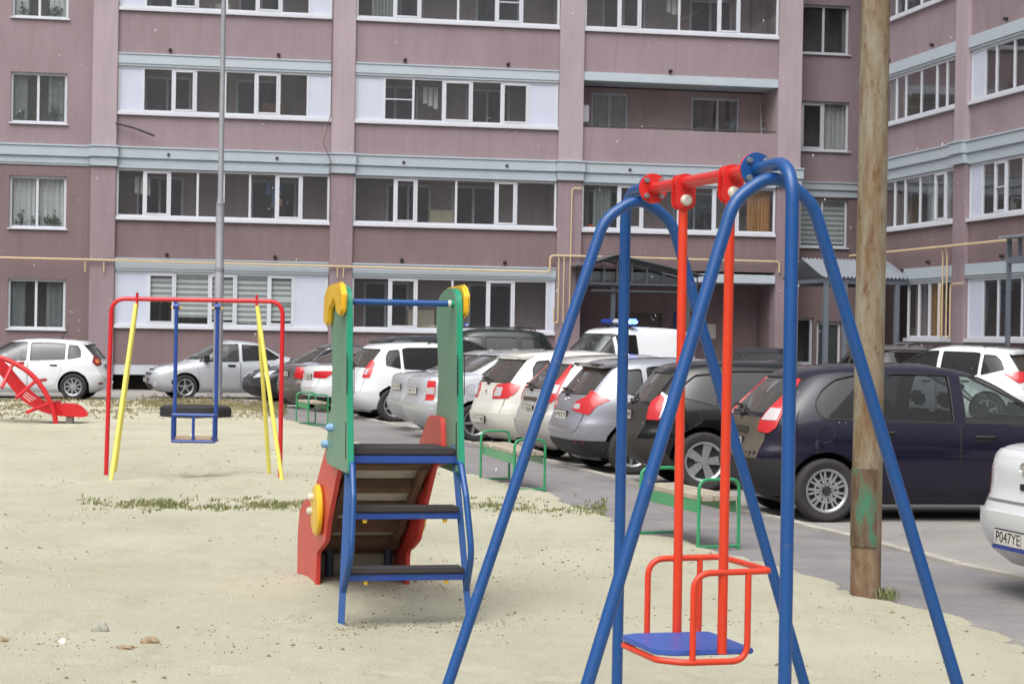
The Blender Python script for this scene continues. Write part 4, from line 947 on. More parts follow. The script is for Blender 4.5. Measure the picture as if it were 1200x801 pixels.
# side panels: profile in (d,z)
pp = chaikin([(.02, .93), (.06, 1.2), (.10, 1.60), (.12, 1.9), (.14, 2.0), (.22, 2.035), (.40, 2.03), (.52, 1.97), (.545, 1.85), (.50, 1.65), (.47, 1.45), (.50, 1.25), (.60, 1.08), (.63, .98), (.60, .935)], 2)+[(.55, .925), (.06, .915)]
pp = [(.02+(a-.02)*1.42, z-.012 if z > 1.3 else z) for a, z in pp]
for sgn in (-1, 1):
    pm = MB(); pm.prism(pp, 0, .034, lambda u, v, h, s=sgn: D(s*(HW+.0+h)-(.02 if False else 0), u, v)); pan = pm.build('side_panel', P_edge, slide, bevel=.006)
    # matt worn faces on both sides
    inn = [(a*.985+.0055, b_) for a, b_ in pp]
    cx = sum(a for a, _ in pp)/len(pp); cz = sum(b_ for _, b_ in pp)/len(pp)
    ins = [(cx+(a-cx)*.955, cz+(b_-cz)*.985) for a, b_ in pp]
    fm = MB()
    for h0, h1 in ((-.0035, .0), (.034, .0375)): fm.prism(ins, h0, h1, lambda u, v, h, s=sgn: D(s*(HW+h), u, v))
    fm.build('panel_face', P_face, pan)
    for z0, z1 in ((1.38, 1.62), (1.0, 1.22)):
        for h0, h1 in ((-.0062, -.0037), (.0377, .040)):
            sl_ = MB(); sl_.prism(rpoly([(.075+.02, z0), (.09+.02, z0), (.105+.02, z1), (.09+.02, z1)], .004), h0, h1, lambda u, v, h, s=sgn: D(s*(HW+h), u, v)); sl_.build('slot', M_dark, pan)
    ym = MB(); yp = rpoly([(.10, 2.045), (.42, 2.045), (.56, 1.98), (.60, 1.80), (.56, 1.73), (.44, 1.74), (.40, 1.83), (.34, 1.87), (.26, 1.90), (.22, 1.80), (.16, 1.79), (.11, 1.84)], .035, 4)
    yp = rpoly([(.095, 1.99), (.16, 2.055), (.50, 2.04), (.585, 1.98), (.60, 1.82), (.56, 1.79), (.47, 1.80), (.44, 1.90), (.38, 1.915), (.34, 1.955), (.29, 1.94), (.255, 1.87), (.17, 1.845), (.11, 1.87)], .025, 4)
    yp = [(.02+(a-.02)*1.42, z-.012) for a, z in yp]; ym.prism(yp, .0385, .072, lambda u, v, h, s=sgn: D(s*(HW+h), u, v)); ym.build('trim', P_yel, slide, bevel=.012)
    for dd, zz in ((.62, 1.16), (.80, 1.05)):
        cp = MB(); T = Matrix.Translation(D(sgn*(HW+.037), dd, zz)) @ (SLR*sgn).to_track_quat('Z', 'Y').to_matrix().to_4x4(); cp.lathe([(0, .04), (.016, .04), (.024, .03), (.026, .0)], T, 14); cp.build('bolt_cap', M_capb, slide)
    # red chute side
    rp = rpoly([(.36, .96), (.42, 1.235), (.80, 1.235), (1.66, .665), (2.08, .60), (2.27, .50), (2.33, .36), (2.33, -.01), (1.47, -.01), (1.44, .31), (1.28, .35), (1.08, .42), (1.0, .55), (.62, .92)], .045, 5)
    rm_ = MB(); rm_.prism(rp, -.032, -.002, lambda u, v, h, s=sgn: D(s*(HW+h-.002), u, v)); rs = rm_.build('chute_side', P_redply, slide, bevel=.006)
    # bright edge band of the plywood
    yd = MB(); T = Matrix.Translation(D(sgn*(HW-.001), 1.30, .60)) @ (SLR*sgn).to_track_quat('Z', 'Y').to_matrix().to_4x4()
    yd.lathe([(0, 0), (.15, .0), (.165, .012), (.165, .03), (.15, .042), (0, .042)], T, 36); disc = yd.build('disc', P_yel, slide)
    for q in (2.2, 3.3):
        cp = MB(); cp.lathe([(0, .075), (.016, .075), (.024, .066), (.025, .042)], T @ Matrix.Translation((.095*math.cos(q), .095*math.sin(q), 0)), 12); cp.build('bolt_cap', M_bolt, disc)
edge = MB()
# chute bed with crossbars under it
M_bed = M('chute_underside', srgb(176, 170, 160), .6, metal=.0, var=.2, vs=4); M_wood = M('dark_batten', srgb(98, 74, 60), .85, var=.3, vs=9)
bed = [(.50, 1.02), (.62, 1.0), (1.62, .40), (1.85, .30), (2.30, .24)]
bm_ = MB()
for (d0, z0), (d1, z1) in zip(bed[:-1], bed[1:]): bm_.add([D(-HW+.036, d0, z0), D(HW-.036, d0, z0), D(HW-.036, d1, z1), D(-HW+.036, d1, z1), D(-HW+.036, d0, z0+.012), D(HW-.036, d0, z0+.012), D(HW-.036, d1, z1+.012), D(-HW+.036, d1, z1+.012)], [(0, 1, 2, 3), (7, 6, 5, 4), (0, 4, 5, 1), (2, 6, 7, 3)])
bm_.build('chute_bed', M_bed, slide, ang=60)
for d_ in (.66, .93, 1.2, 1.42, 1.64):
    z_ = 1.0-(d_-.62)*.6-.035; x = MB(); x.box(-HW+.037, HW-.037, -.035, .035, -.028, .028, lambda v, d_=d_, z_=z_: D(v.x, d_+v.y, z_+v.z-.6*v.y)); x.build('batten', M_wood, slide, bevel=.004)
x = MB()
for s in (-1, 1): x.box(s*(HW-.085)-.02, s*(HW-.085)+.02, 0, 1, 0, 1, lambda v: D(v.x, .64+v.y*1.0, .90-.6*v.y+v.z*.055))
x.build('rail', M_wood, slide)
x = MB(); x.box(-HW+.036, HW-.036, 1.86, 1.9, .06, .28, lambda v: D(v.x, v.y, v.z)); x.build('end_board', M_bed, slide)
x = MB(); x.box(-HW+.036, HW-.036, 1.80, 1.858, .05, .10, lambda v: D(v.x, v.y, v.z)); x.box(-HW+.036, HW-.036, 1.80, 1.858, .26, .31, lambda v: D(v.x, v.y, v.z)); x.build('batten', M_wood, slide)
for s in (-.185, .215):
    x = MB(); x.tube([D(s, 1.72, -.2), D(s, 1.72, .40)], .03, 14); x.build('support_post', P_nav if False else M('post_navy', srgb(44, 60, 84), .5), slide)
# platform
x = MB(); x.box(-HW+.003, HW-.003, .12, .62, PF-.028, PF+.014, lambda v: D(v.x, v.y, v.z)); x.build('platform', M_rub, slide, bevel=.008)
x = MB(); x.box(-HW+.003, HW-.003, .105, .125, PF-.075, PF-.03, lambda v: D(v.x, v.y, v.z)); x.box(-HW+.003, HW-.003, .56, .60, PF-.09, PF-.03, lambda v: D(v.x, v.y, v.z)); x.build('platform_frame', P_nav, slide, bevel=.004)
# ladder: square legs splay outwards and lean forward
def leg(t, s): return D(s*(.385-.065*t), -.02+.20*t, .0+(PF-.03)*t)   # t=0 foot
for s in (-1, 1):
    x = MB(); pts = [leg(-.12, s), leg(1, s)]; x.tube(pts, .027, 4); x.tube([leg(.9, s), leg(1.06, s)], .02, 4); x.build('ladder_leg', P_blue, slide, smooth=False)
    x = MB(); A1 = leg(.93, s); A2 = leg(.26, s)
    sh = lambda p, d: p+SLD*d-SLR*s*(-.0)
    off = -SLD*.17
    x.tube(fillet([A1+Vector((0, 0, .03)), A1+off*.75+Vector((0, 0, .035)), leg(.78, s)+off*1.25, leg(.45, s)+off*1.35, A2+Vector((0, 0, -.04))], [.06, .12, .2], 8), .019, 12); x.build('handrail', P_blue, slide, ang=60)
for t in (.345, .69):
    z_ = t*(PF-.03); c = leg(t, 0)
    w0 = .385-.065*t-.02
    x = MB(); x.box(-w0, w0, -.09, .075, -.012, .022, lambda v, c=c: c+SLR*v.x+SLD*(v.y+.0)+Vector((0, 0, v.z))); stp = x.build('step', M_rub, slide, bevel=.008)
    x = MB(); x.box(-w0, w0, -.075, .06, -.052, -.0135, lambda v, c=c: c+SLR*v.x+SLD*v.y+Vector((0, 0, v.z))); x.build('step_frame', P_nav, stp, bevel=.003)
    for q in (-.24, .24): x = MB(); x.lathe([(0, -.075), (.012, -.075), (.014, -.053)], Matrix.Translation(c+SLR*q-SLD*.05), 10); x.build('bolt_cap', P_yel, stp)
x = MB(); zb = 1.925; x.tube([D(-HW, .25, zb), D(HW-.04, .25, zb)], .019, 16); x.build('grab_bar', P_blue, slide)
x = MB(); x.tube([D(HW-.04, .25, zb), D(HW-.022, .25, zb)], .021, 16); x.build('bar_collar', M_bolt, slide)
x = MB(); x.tube([D(HW-.022, .25, zb), D(HW+.0, .25, zb)], .0215, 16); x.build('bar_socket', P_edge, slide)

# ---- far swing (red frame, yellow stays)
L1 = gnd(124, 557, .05); L2 = gnd(328, 560, .05); fx = (L2-L1); FW_ = fx.length; fx.normalize(); fy = Vector((-fx.y, fx.x, 0))
s2 = thing('swing_set', 'red arched swing frame with pale yellow stays and blue hanging seat, at left', 'swing', L1, 0, 'swings'); ZT = 2.11-.0
def R_(a, d, z): return fx*a+fy*d+Vector((0, 0, z-.05))
k = FW_/203.0
def ra(px): return (px-125.5)*k
zt = CAM_H+(385.9-350.5)/((557-385)/1.69)
x = MB(); x.tube(fillet([R_(.0, 0, -.1), R_(.035, 0, zt), R_(FW_, 0, zt), R_(FW_+.0, 0, -.1)], .17, 8), .026, 14); x.build('arch_frame', P_red2, s2, ang=60)
for i, (px, out) in enumerate(((158.5, -1), (298, 1))):
    a = ra(px); x = MB(); x.box(a-.012, a+.012, -.03, .03, zt-.10, zt+.075, lambda v: R_(v.x, v.y, v.z)); x.build('clamp', P_red2, s2, bevel=.004)
    feet = ((130, 563), (134.5, 552)) if out < 0 else ((330.5, 563), (315.5, 555))
    for (fx_, fy_), d_ in zip(feet, (-1, 1)):
        ft = gnd(fx_, fy_, .05)-L1; hd = R_(a+out*.01, d_*.03, zt-.06)
        x = MB(); x.tube([hd, ft+(ft-hd).normalized()*.12], .024, 10); x.build('stay', P_pyel, s2)
x0, x1 = ra(204.5), ra(252.5); zs_ = CAM_H-(513-386.5)/101.0
for xx in (x0, x1):
    x = MB(); x.tube([R_(xx, 0, zt-.06), R_(xx, 0, zs_-.0)], .023, 10); x.build('hanging_rod', P_nav, s2)
    x = MB(); x.tube([R_(xx-.035, 0, zt-.075), R_(xx+.035, 0, zt-.075)], .035, 14); x.tube([R_(xx-.012, 0, zt-.08), R_(xx-.012, 0, zt+.02)], .018, 8); x.build('hanger', P_nav, s2)
    x = MB(); x.tube([R_(xx-.06, 0, zt-.09), R_(xx+.06, 0, zt-.09)], .014, 8); x.build('bolt', P_yel, s2)
x = MB(); zc = CAM_H-(484.5-386.5)/101.0
for d_ in (-.17, .17): x.tube([R_(x0, d_, zs_-.02), R_(x1, d_, zs_-.02)], .018, 8)
for xx in (x0, x1): x.tube([R_(xx, -.17, zs_-.02), R_(xx, .17, zs_-.02)], .018, 8); x.tube([R_(xx, -.17, zs_), R_(xx, -.17, zc)], .018, 8); x.tube([R_(xx, -.17, zc), R_(xx, .02, zc)], .018, 8)
x.tube([R_(x0, -.17, zc), R_(x1, -.17, zc)], .02, 8); x.tube([R_((x0+x1)/2, -.17, zc), R_((x0+x1)/2, -.17, zs_)], .018, 8); x.build('seat_frame', P_nav, s2)
x = MB(); x.box(x0+.03, x1-.03, -.16, .16, zs_-.005, zs_+.03, lambda v: R_(v.x, v.y, v.z)); x.build('seat', M('worn_board', srgb(170, 148, 122), .8, var=.2, vs=10, stretch=(.3, 4, 1)), s2, bevel=.004)

# ---- red arched climber / slide at the left edge
q0 = gnd(64, 497, .05); cl = thing('climber', 'red arched climbing ladder with a curved red slide panel, at the left edge', 'climber', (q0.x, q0.y, .05), 0); sC = FPX/q0.y
def C_(px, py, dy=0):
    p = atY(px, py, q0.y+dy); return Vector((p.x, p.y, p.z))-Vector((q0.x, q0.y, .05))
arc = chaikin([(-75, 470), (-66, 440), (-42, 423), (-10, 417), (6, 420), (30, 432), (46, 448), (58, 468), (64, 485), (66, 500)], 2)
x = MB(); x.tube([C_(a, b_) for a, b_ in arc], .045, 12); x.tube([C_(a, b_, .75) for a, b_ in arc], .045, 12); x.build('arch', P_red2, cl, ang=60)
for (xa, ya, xb, yb) in ((15, 426, 2, 454), (42, 446, 19, 466), (59, 472, 31, 483), (-18, 421, -30, 452)):
    p = C_(xa, ya); e = C_(xb, yb, -.35); x = MB(); x.tube([p+Vector((.0, .75, 0)), p, e], .032, 10); x.build('rung', P_red2, cl)
prof = [(-60, 402), (-20, 400), (0, 420), (10, 428), (28, 450), (46, 466), (56, 471.5), (66, 472.5), (84, 472), (94, 474), (101, 481), (104, 486), (98, 489), (84, 488), (66, 487), (52, 483.5), (40, 478), (24, 468), (8, 448), (-6, 432), (-24, 418), (-60, 420)]
pr = chaikin(prof+[prof[0]], 1)[:-1]
for dy in (.22, .78):
    x = MB(); base = [C_(a, b_, dy) for a, b_ in pr]; n_ = len(base); off = Vector((0, .03, 0))
    x.add(base+[v+off for v in base], [tuple(range(n_)), tuple(range(n_, 2*n_))[::-1]]+[(i, (i+1) % n_, n_+(i+1) % n_, n_+i) for i in range(n_)]); sp_ = x.build('slide_side', P_red2, cl, ang=30)
    if dy < .3:
        x = MB()
        for k_ in range(3):
            a = C_(29-1.0*k_, 458.5+2.6*k_, dy-.006); b_ = C_(42-3*k_, 467.5+1.4*k_, dy-.006); d_ = (b_-a).normalized(); n2 = Vector((-d_.z, 0, d_.x))*.008
            x.add([a-n2, b_-n2, b_+n2, a+n2], [(0, 1, 2, 3)])
        x.build('lettering', M('white_print', srgb(220, 190, 190), .6), sp_)
x = MB(); top = [(-60, 408), (-20, 408), (0, 425), (28, 456), (46, 473), (60, 480), (84, 481), (98, 484)]
vs = []
for a, b_ in chaikin(top, 1): vs += [C_(a, b_, .251), C_(a, b_, .779)]
x.add(vs, [(2*i, 2*i+1, 2*i+3, 2*i+2) for i in range(len(vs)//2-1)]); x.build('slide_bed', M('slide_steel', srgb(150, 150, 150), .35, metal=.6), cl)
x = MB(); p = C_(82, 488, .3); x.box(p.x-.06, p.x+.06, p.y-.06, p.y+.06, -.2, p.z+.05); x.build('support_post', M('weathered_post', srgb(110, 104, 98), .9), cl); x = MB(); p = C_(82, 488, .72); x.box(p.x-.06, p.x+.06, p.y-.06, p.y+.06, -.2, p.z+.05); x.build('support_post', M('weathered_post', srgb(110, 104, 98), .9), cl)

# ---- half buried tyre
tp = gnd(226, 491, .03); ty = MB()
prof = [(.40, .02), (.42, .16), (.50, .21), (.60, .215), (.655, .19), (.67, .13), (.67, .0), (.655, -.1), (.40, -.1)]
ty.lathe(prof, None, 48, closed=True)
for k_ in range(44):
    a = 2*PI*k_/44; T = Matrix.Rotation(a, 4, 'Z'); ty.box(.664, .684, -.028, .028, -.02, .17, T)
tyo = ty.build('tyre', M('old_tyre', srgb(44, 44, 46), .85, var=.25, vs=6, bs=30)); tyo.location = (tp.x, tp.y+.35, .07); tag(tyo, 'old black truck tyre lying half sunk behind the red swing', 'tyre')
# ---- benches
def bench(fn1, fn2, ff1, ff2, label, ht=.60, seat=.455):
    """near frame feet fn1/fn2 and far frame feet ff1/ff2 as ground points"""
    o = Vector((fn1.x, fn1.y, .03)); b_ = thing('bench', label, 'bench', o, 0, 'green benches along the path')
    wv = (fn2-fn1); wv.z = 0; lv = (ff1-fn1); lv.z = 0; wl_ = wv.length
    P = lambda l, w_, z: lv*l+wv*w_+Vector((0, 0, z-.03))
    for l in (0, 1):
        x = MB(); x.tube(fillet([P(l, 0, -.1), P(l, 0, ht), P(l, 1, ht), P(l, 1, -.1)], .09, 6), .0145, 10); x.build('end_frame', P_grn, b_, ang=60)
    x = MB(); x.tube([P(1, 0, .03), P(1, 1, .03)], .014, 8); x.tube([P(0, 0, .055), P(0, 1, .055)], .012, 8); x.build('foot_bar', P_grn, b_)
    Mw = M('bench_wood', srgb(164, 154, 138), .85, var=.28, vs=3, bs=30, bst=.4, stretch=(2, 2, 1))
    for i in range(3):
        w0 = .06+i*.30; x = MB(); x.box(-.02, 1.02, w0, w0+.27, seat-.03, seat+.012, lambda v: P(v.x, v.y, v.z)); x.build('seat_board', Mw, b_, bevel=.005)
    x = MB(); x.box(.012, .988, .045, .075, seat-.13, seat-.032, lambda v: P(v.x, v.y, v.z)); x.box(.012, .988, .92, .95, seat-.13, seat-.032, lambda v: P(v.x, v.y, v.z)); x.build('apron', P_grn, b_, bevel=.003)
    return b_
bench(gnd(818, 643, .04), gnd(865, 641, .04), gnd(750, 623, .04), gnd(791, 622, .04), 'nearest green bench with weathered plank seat, beside the black car')
bench(gnd(602, 575, .04), gnd(638, 574, .04), gnd(563, 560, .04), gnd(597, 562, .04), 'middle green bench with weathered seat, right of the slide')
bench(gnd(361, 498, .04), gnd(384, 498, .04), gnd(347, 494.5, .04), gnd(370, 495.5, .04), 'farthest small green bench, left of the slide by the white sedan')

# ---- poles
pb = gnd(1017, 699, .05); po = thing('pole', 'tall rusty round pole with a green flaking metal plate at its foot', 'pole', (pb.x, pb.y+.1, .0), 0)
m, nt, b = nodes('rust_pole'); b.inputs['Roughness'].default_value = .85
n1 = noise(nt, 3.0, 8, .72, stretch=(2.2, 2.2, .35)); n2 = noise(nt, 9, 7, .75, stretch=(1.5, 1.5, .5)); n5 = noise(nt, 2.0, 4, .6, stretch=(3, 3, .12))
r1 = ramp(nt, n1.outputs['Fac'], [(.32, srgb(88, 62, 42)), (.44, srgb(116, 98, 74)), (.54, srgb(130, 122, 104)), (.72, srgb(146, 142, 130))])
r2 = ramp(nt, n2.outputs['Fac'], [(.53, (0, 0, 0)), (.66, (1, 1, 1))])
c1_ = mixc(nt, r2.outputs['Color'], r1.outputs['Color'], srgb(98, 66, 42))
tc = nt.nodes.new('ShaderNodeTexCoord'); sp = nt.nodes.new('ShaderNodeSeparateXYZ'); nt.links.new(tc.outputs['Object'], sp.inputs[0])
ad = nt.nodes.new('ShaderNodeMath'); ad.operation = 'MULTIPLY_ADD'; ad.inputs[1].default_value = .5; nt.links.new(n1.outputs['Fac'], ad.inputs[0]); nt.links.new(sp.outputs['Z'], ad.inputs[2])
mr = nt.nodes.new('ShaderNodeMapRange'); mr.inputs[1].default_value = .5; mr.inputs[2].default_value = 1.15; mr.inputs[3].default_value = 1; mr.inputs[4].default_value = 0; nt.links.new(ad.outputs[0], mr.inputs[0])
r4 = ramp(nt, n2.outputs['Fac'], [(.3, srgb(84, 62, 46)), (.5, srgb(116, 92, 70)), (.7, srgb(142, 126, 106))])
c2_ = mixc(nt, mr.outputs[0], c1_, r4.outputs['Color']); nt.links.new(c2_, b.inputs['Base Color']); bump(nt, b, n2.outputs['Fac'], .5, .006)
x = MB(); x.lathe([(.101, -.3), (.101, 0), (.100, 1.0), (.097, 3), (.090, 9.0), (0, 9.02)], None, 40); x.build('shaft', m, po)
m, nt, b = nodes('flaking_plate'); n1 = noise(nt, 6, 8, .72, stretch=(2, 2, .5)); r1 = ramp(nt, n1.outputs['Fac'], [(.38, srgb(70, 54, 42)), (.50, srgb(98, 78, 60)), (.55, srgb(80, 98, 76)), (.60, srgb(58, 108, 84)), (.75, srgb(72, 122, 96))]); nt.links.new(r1.outputs['Color'], b.inputs['Base Color']); b.inputs['Roughness'].default_value = .8; bump(nt, b, n1.outputs['Fac'], .6, .008)
x = MB(); a0_, a1_ = math.radians(-172), math.radians(-62); zt_ = CAM_H-(545-400)/172.0; zb_ = CAM_H-(634-400)/172.0; n_ = 14; vs = []; fs = []
for i in range(n_+1):
    a = a0_+(a1_-a0_)*i/n_
    for rr in (.1045, .112):
        for z in (zb_, zt_): vs.append((rr*math.cos(a), rr*math.sin(a), z))
for i in range(n_):
    o = 4*i; fs += [(o, o+4, o+5, o+1), (o+2, o+3, o+7, o+6), (o, o+2, o+6, o+4), (o+1, o+5, o+7, o+3)]
fs += [(0, 1, 3, 2), (4*n_, 4*n_+2, 4*n_+3, 4*n_+1)]
x.add(vs, fs); x.build('plate', m, po)
lb = gnd(254.5, 468, .03); lp = thing('lamp_post', 'tall grey stepped steel lamp post standing in the dry grass', 'lamp post', (lb.x, lb.y, 0), 0)
Ml = M('galvanised', srgb(150, 152, 158), .5, metal=.3, var=.12, vs=2, stretch=(1, 1, .3))
x = MB(); zz = CAM_H+(386-236)/(FPX/lb.y); x.lathe([(.115, -.3), (.115, zz-1.65), (.105, zz-1.62), (.105, zz-.02), (.085, zz+.0), (.072, zz+.15), (.058, 10.5), (0, 10.52)], None, 24); x.build('shaft', Ml, lp)
x = MB(); x.lathe([(.118, zz-1.72), (.12, zz-1.7), (.12, zz-1.62), (.106, zz-1.6)], None, 24); x.lathe([(.108, zz-.09), (.11, zz-.07), (.11, zz-.02), (.088, zz)], None, 24); x.build('collar', M('collar_steel', srgb(120, 122, 128), .5), lp)
x = MB(); x.tube(fillet([(0, 0, 10.45), (0, 0, 10.9), (.1, -.9, 11.2), (.15, -1.5, 11.2)], .4), .03, 8); x.build('arm', Ml, lp)
x = MB(); x.box(.05, .25, -2.1, -1.45, 11.14, 11.28); x.build('lamp_head', Ml, lp, bevel=.04)
# ================================================================== CARS
# local frame: x from the rear (0) to the nose (L), y to the car's left, z up
BASE_W = [(.16, .80), (.22, .90), (.30, .955), (.45, .985), (.62, 1.0), (.78, .995), (.88, .975), (.96, .945), (1.06, .905), (1.2, .845), (1.34, .775), (1.42, .72), (1.46, .66), (1.485, .55), (1.5, .36)]
def wscale(H, belt): # map the 1.5 m reference (belt .95) to another height
    out = []
    for z, w_ in BASE_W:
        out.append((z*belt/.95 if z <= .95 else belt+(z-.95)*(H-belt)/.55, w_))
    return out
STY = {}
STY['hatch'] = dict(L=4.1, W=1.72, H=1.5, belt=.95, ax=(.72, 3.22), wr=.31,
    rear=[(.16, .32), (.24, .16), (.34, .05), (.48, .0), (.62, .0), (.70, .05), (.85, .085), (.97, .13), (1.02, .16), (1.36, .40), (1.42, .47), (1.46, .62), (1.485, 1.0), (1.5, 1.5)],
    front=[(.16, 3.8), (.24, 3.98), (.36, 4.08), (.52, 4.1), (.64, 4.06), (.74, 3.96), (.82, 3.72), (.88, 3.45), (.93, 3.22), (.98, 3.08), (1.2, 2.70), (1.38, 2.36), (1.44, 2.2), (1.475, 1.95), (1.5, 1.6)],
    side=[[(.56, 1.05), (.86, .99), (.86, 1.35), (.66, 1.33), (.58, 1.22)], [(.93, .985), (1.74, .955), (1.74, 1.395), (1.05, 1.385), (.93, 1.365)], [(1.83, .955), (2.90, .935), (2.80, 1.03), (2.36, 1.34), (2.22, 1.395), (1.83, 1.405)]],
    rw=[(-.60, 1.01), (.60, 1.01), (.54, 1.35), (-.54, 1.35)], ws=[(-.70, .99), (.70, .99), (.56, 1.39), (-.56, 1.39)],
    doors=[[(.98, .93), (1.04, .60), (1.16, .34), (1.78, .26), (1.785, .935)], [(1.80, .935), (1.80, .26), (2.86, .26), (2.90, .60), (2.93, .915)]], handles=[(1.12, .86), (1.96, .85)],
    gate=[(-.62, .97), (-.62, .60), (-.55, .52), (.55, .52), (.62, .60), (.62, .97)], fuel=(.62, .80), mirror=(2.72, 1.0), deck=None, cowl=3.08)
STY['wagon'] = dict(STY['hatch'], L=4.25, ax=(.72, 3.36),
    rear=[(.16, .36), (.24, .18), (.34, .06), (.48, .0), (.64, .0), (.72, .06), (.85, .09), (.97, .12), (1.04, .15), (1.36, .46), (1.42, .56), (1.46, .75), (1.485, 1.2), (1.5, 1.7)],
    front=[(.16, 3.95), (.24, 4.13), (.36, 4.23), (.52, 4.25), (.64, 4.21), (.74, 4.1), (.82, 3.86), (.88, 3.6), (.94, 3.34), (.99, 3.2), (1.2, 2.82), (1.38, 2.44), (1.44, 2.26), (1.475, 2.0), (1.5, 1.85)],
    side=[[(.62, 1.12), (.64, 1.02), (.70, .975), (1.01, .965), (1.06, 1.0), (1.18, 1.36), (1.10, 1.40), (.84, 1.34), (.70, 1.24)], [(1.20, .965), (2.00, .945), (2.00, 1.40), (1.42, 1.405), (1.34, 1.38)], [(2.12, .935), (3.06, .915), (2.98, 1.01), (2.56, 1.30), (2.40, 1.375), (2.12, 1.40)]],
    doors=[[(1.08, .93), (1.16, .62), (1.30, .36), (2.045, .27), (2.05, .93), (2.05, 1.44), (1.40, 1.45), (1.26, 1.40)], [(2.07, 1.44), (2.07, .27), (3.04, .27), (3.08, .60), (3.11, .90), (3.06, 1.0), (2.62, 1.33), (2.46, 1.42)]], handles=[(1.22, .845), (2.24, .815)], fuel=(.70, .83), mirror=(3.0, .97), cowl=3.2)
STY['suv'] = dict(STY['hatch'], L=4.4, W=1.82, H=1.68, belt=1.05, ax=(.82, 3.45), wr=.36,
    rear=[(.25, .30), (.34, .14), (.46, .04), (.60, .0), (.72, .0), (.80, .06), (.95, .08), (1.06, .12), (1.12, .15), (1.50, .40), (1.58, .48), (1.63, .66), (1.66, 1.1), (1.68, 1.7)],
    front=[(.25, 4.1), (.34, 4.28), (.48, 4.38), (.66, 4.4), (.80, 4.36), (.90, 4.22), (.98, 3.9), (1.03, 3.55), (1.08, 3.35), (1.3, 2.95), (1.5, 2.55), (1.6, 2.3), (1.65, 2.05), (1.68, 1.8)],
    side=[[(.52, 1.20), (.98, 1.08), (.98, 1.50), (.74, 1.48), (.62, 1.38)], [(1.06, 1.075), (1.88, 1.05), (1.88, 1.55), (1.2, 1.54), (1.06, 1.52)], [(1.98, 1.05), (3.12, 1.03), (3.0, 1.13), (2.54, 1.48), (2.4, 1.545), (1.98, 1.56)]],
    rw=[(-.62, 1.12), (.62, 1.12), (.55, 1.50), (-.55, 1.50)], ws=[(-.74, 1.10), (.74, 1.10), (.58, 1.55), (-.58, 1.55)],
    doors=[[(1.12, 1.04), (1.18, .68), (1.30, .42), (1.92, .36), (1.925, 1.03)], [(1.94, 1.03), (1.94, .36), (3.08, .36), (3.12, .68), (3.15, 1.01)]], handles=[(1.24, .97), (2.1, .95)],
    gate=[(-.66, 1.08), (-.66, .72), (-.6, .62), (.6, .62), (.66, .72), (.66, 1.08)], fuel=(.70, .92), mirror=(2.95, 1.1), cowl=3.35)
STY['sedan'] = dict(STY['hatch'], L=4.3, W=1.72, H=1.48, belt=.94, ax=(.88, 3.45), wr=.31,
    rear=[(.16, .34), (.24, .16), (.34, .06), (.48, .0), (.62, .0), (.68, .05), (.90, .06), (.99, .09), (1.03, .18), (1.045, .42), (1.06, .66), (1.10, .78), (1.34, 1.26), (1.40, 1.42), (1.44, 1.62), (1.465, 1.95), (1.48, 2.2)],
    front=[(.16, 4.0), (.24, 4.18), (.36, 4.28), (.52, 4.3), (.64, 4.26), (.74, 4.16), (.82, 3.92), (.88, 3.65), (.93, 3.42), (.98, 3.28), (1.2, 2.90), (1.36, 2.58), (1.42, 2.42), (1.46, 2.3), (1.48, 2.25)],
    side=[[(1.00, 1.06), (1.13, 1.0), (1.98, .955), (1.98, 1.375), (1.55, 1.35), (1.30, 1.25)], [(2.07, .95), (3.10, .935), (3.0, 1.02), (2.58, 1.31), (2.44, 1.37), (2.07, 1.385)]],
    rw=[(-.62, 1.10), (.62, 1.10), (.54, 1.36), (-.54, 1.36)], ws=[(-.70, .99), (.70, .99), (.56, 1.37), (-.56, 1.37)],
    doors=[[(1.16, .94), (1.24, .62), (1.36, .36), (2.02, .27), (2.025, .94)], [(2.045, .94), (2.045, .27), (3.06, .27), (3.10, .60), (3.13, .92)]], handles=[(1.32, .86), (2.2, .85)],
    gate=[(-.58, 1.0), (-.58, .62), (-.52, .55), (.52, .55), (.58, .62), (.58, 1.0)], fuel=(.80, .82), mirror=(2.92, 1.0), deck=.9, cowl=3.28)
STY['van'] = dict(STY['hatch'], L=4.4, W=1.80, H=2.0, belt=1.16, ax=(.85, 3.2), wr=.38,
    rear=[(.35, .1), (.5, .02), (.7, .0), (1.0, .01), (1.3, .04), (1.7, .10), (1.86, .14), (1.94, .24), (1.98, .6), (2.0, 1.2)],
    front=[(.35, 4.3), (.5, 4.39), (.7, 4.4), (.95, 4.35), (1.08, 4.2), (1.13, 3.7), (1.17, 3.25), (1.22, 3.1), (1.6, 2.80), (1.86, 2.58), (1.94, 2.42), (1.98, 2.1), (2.0, 1.7)],
    side=[[(1.80, 1.22), (2.32, 1.22), (2.32, 1.80), (1.80, 1.80)], [(2.42, 1.22), (3.02, 1.22), (2.70, 1.74), (2.60, 1.80), (2.42, 1.80)]],
    rw=[(-.55, 1.28), (.55, 1.28), (.5, 1.75), (-.5, 1.75)], ws=[(-.72, 1.24), (.72, 1.24), (.62, 1.82), (-.62, 1.82)],
    doors=[[(2.38, 1.86), (2.38, .5), (3.06, .5), (3.1, .9), (3.08, 1.22), (2.72, 1.84)]], handles=[(2.46, 1.05)], gate=[(-.68, 1.85), (-.68, .6), (.68, .6), (.68, 1.85)], fuel=(.5, .95), mirror=(2.95, 1.3), cowl=3.1)
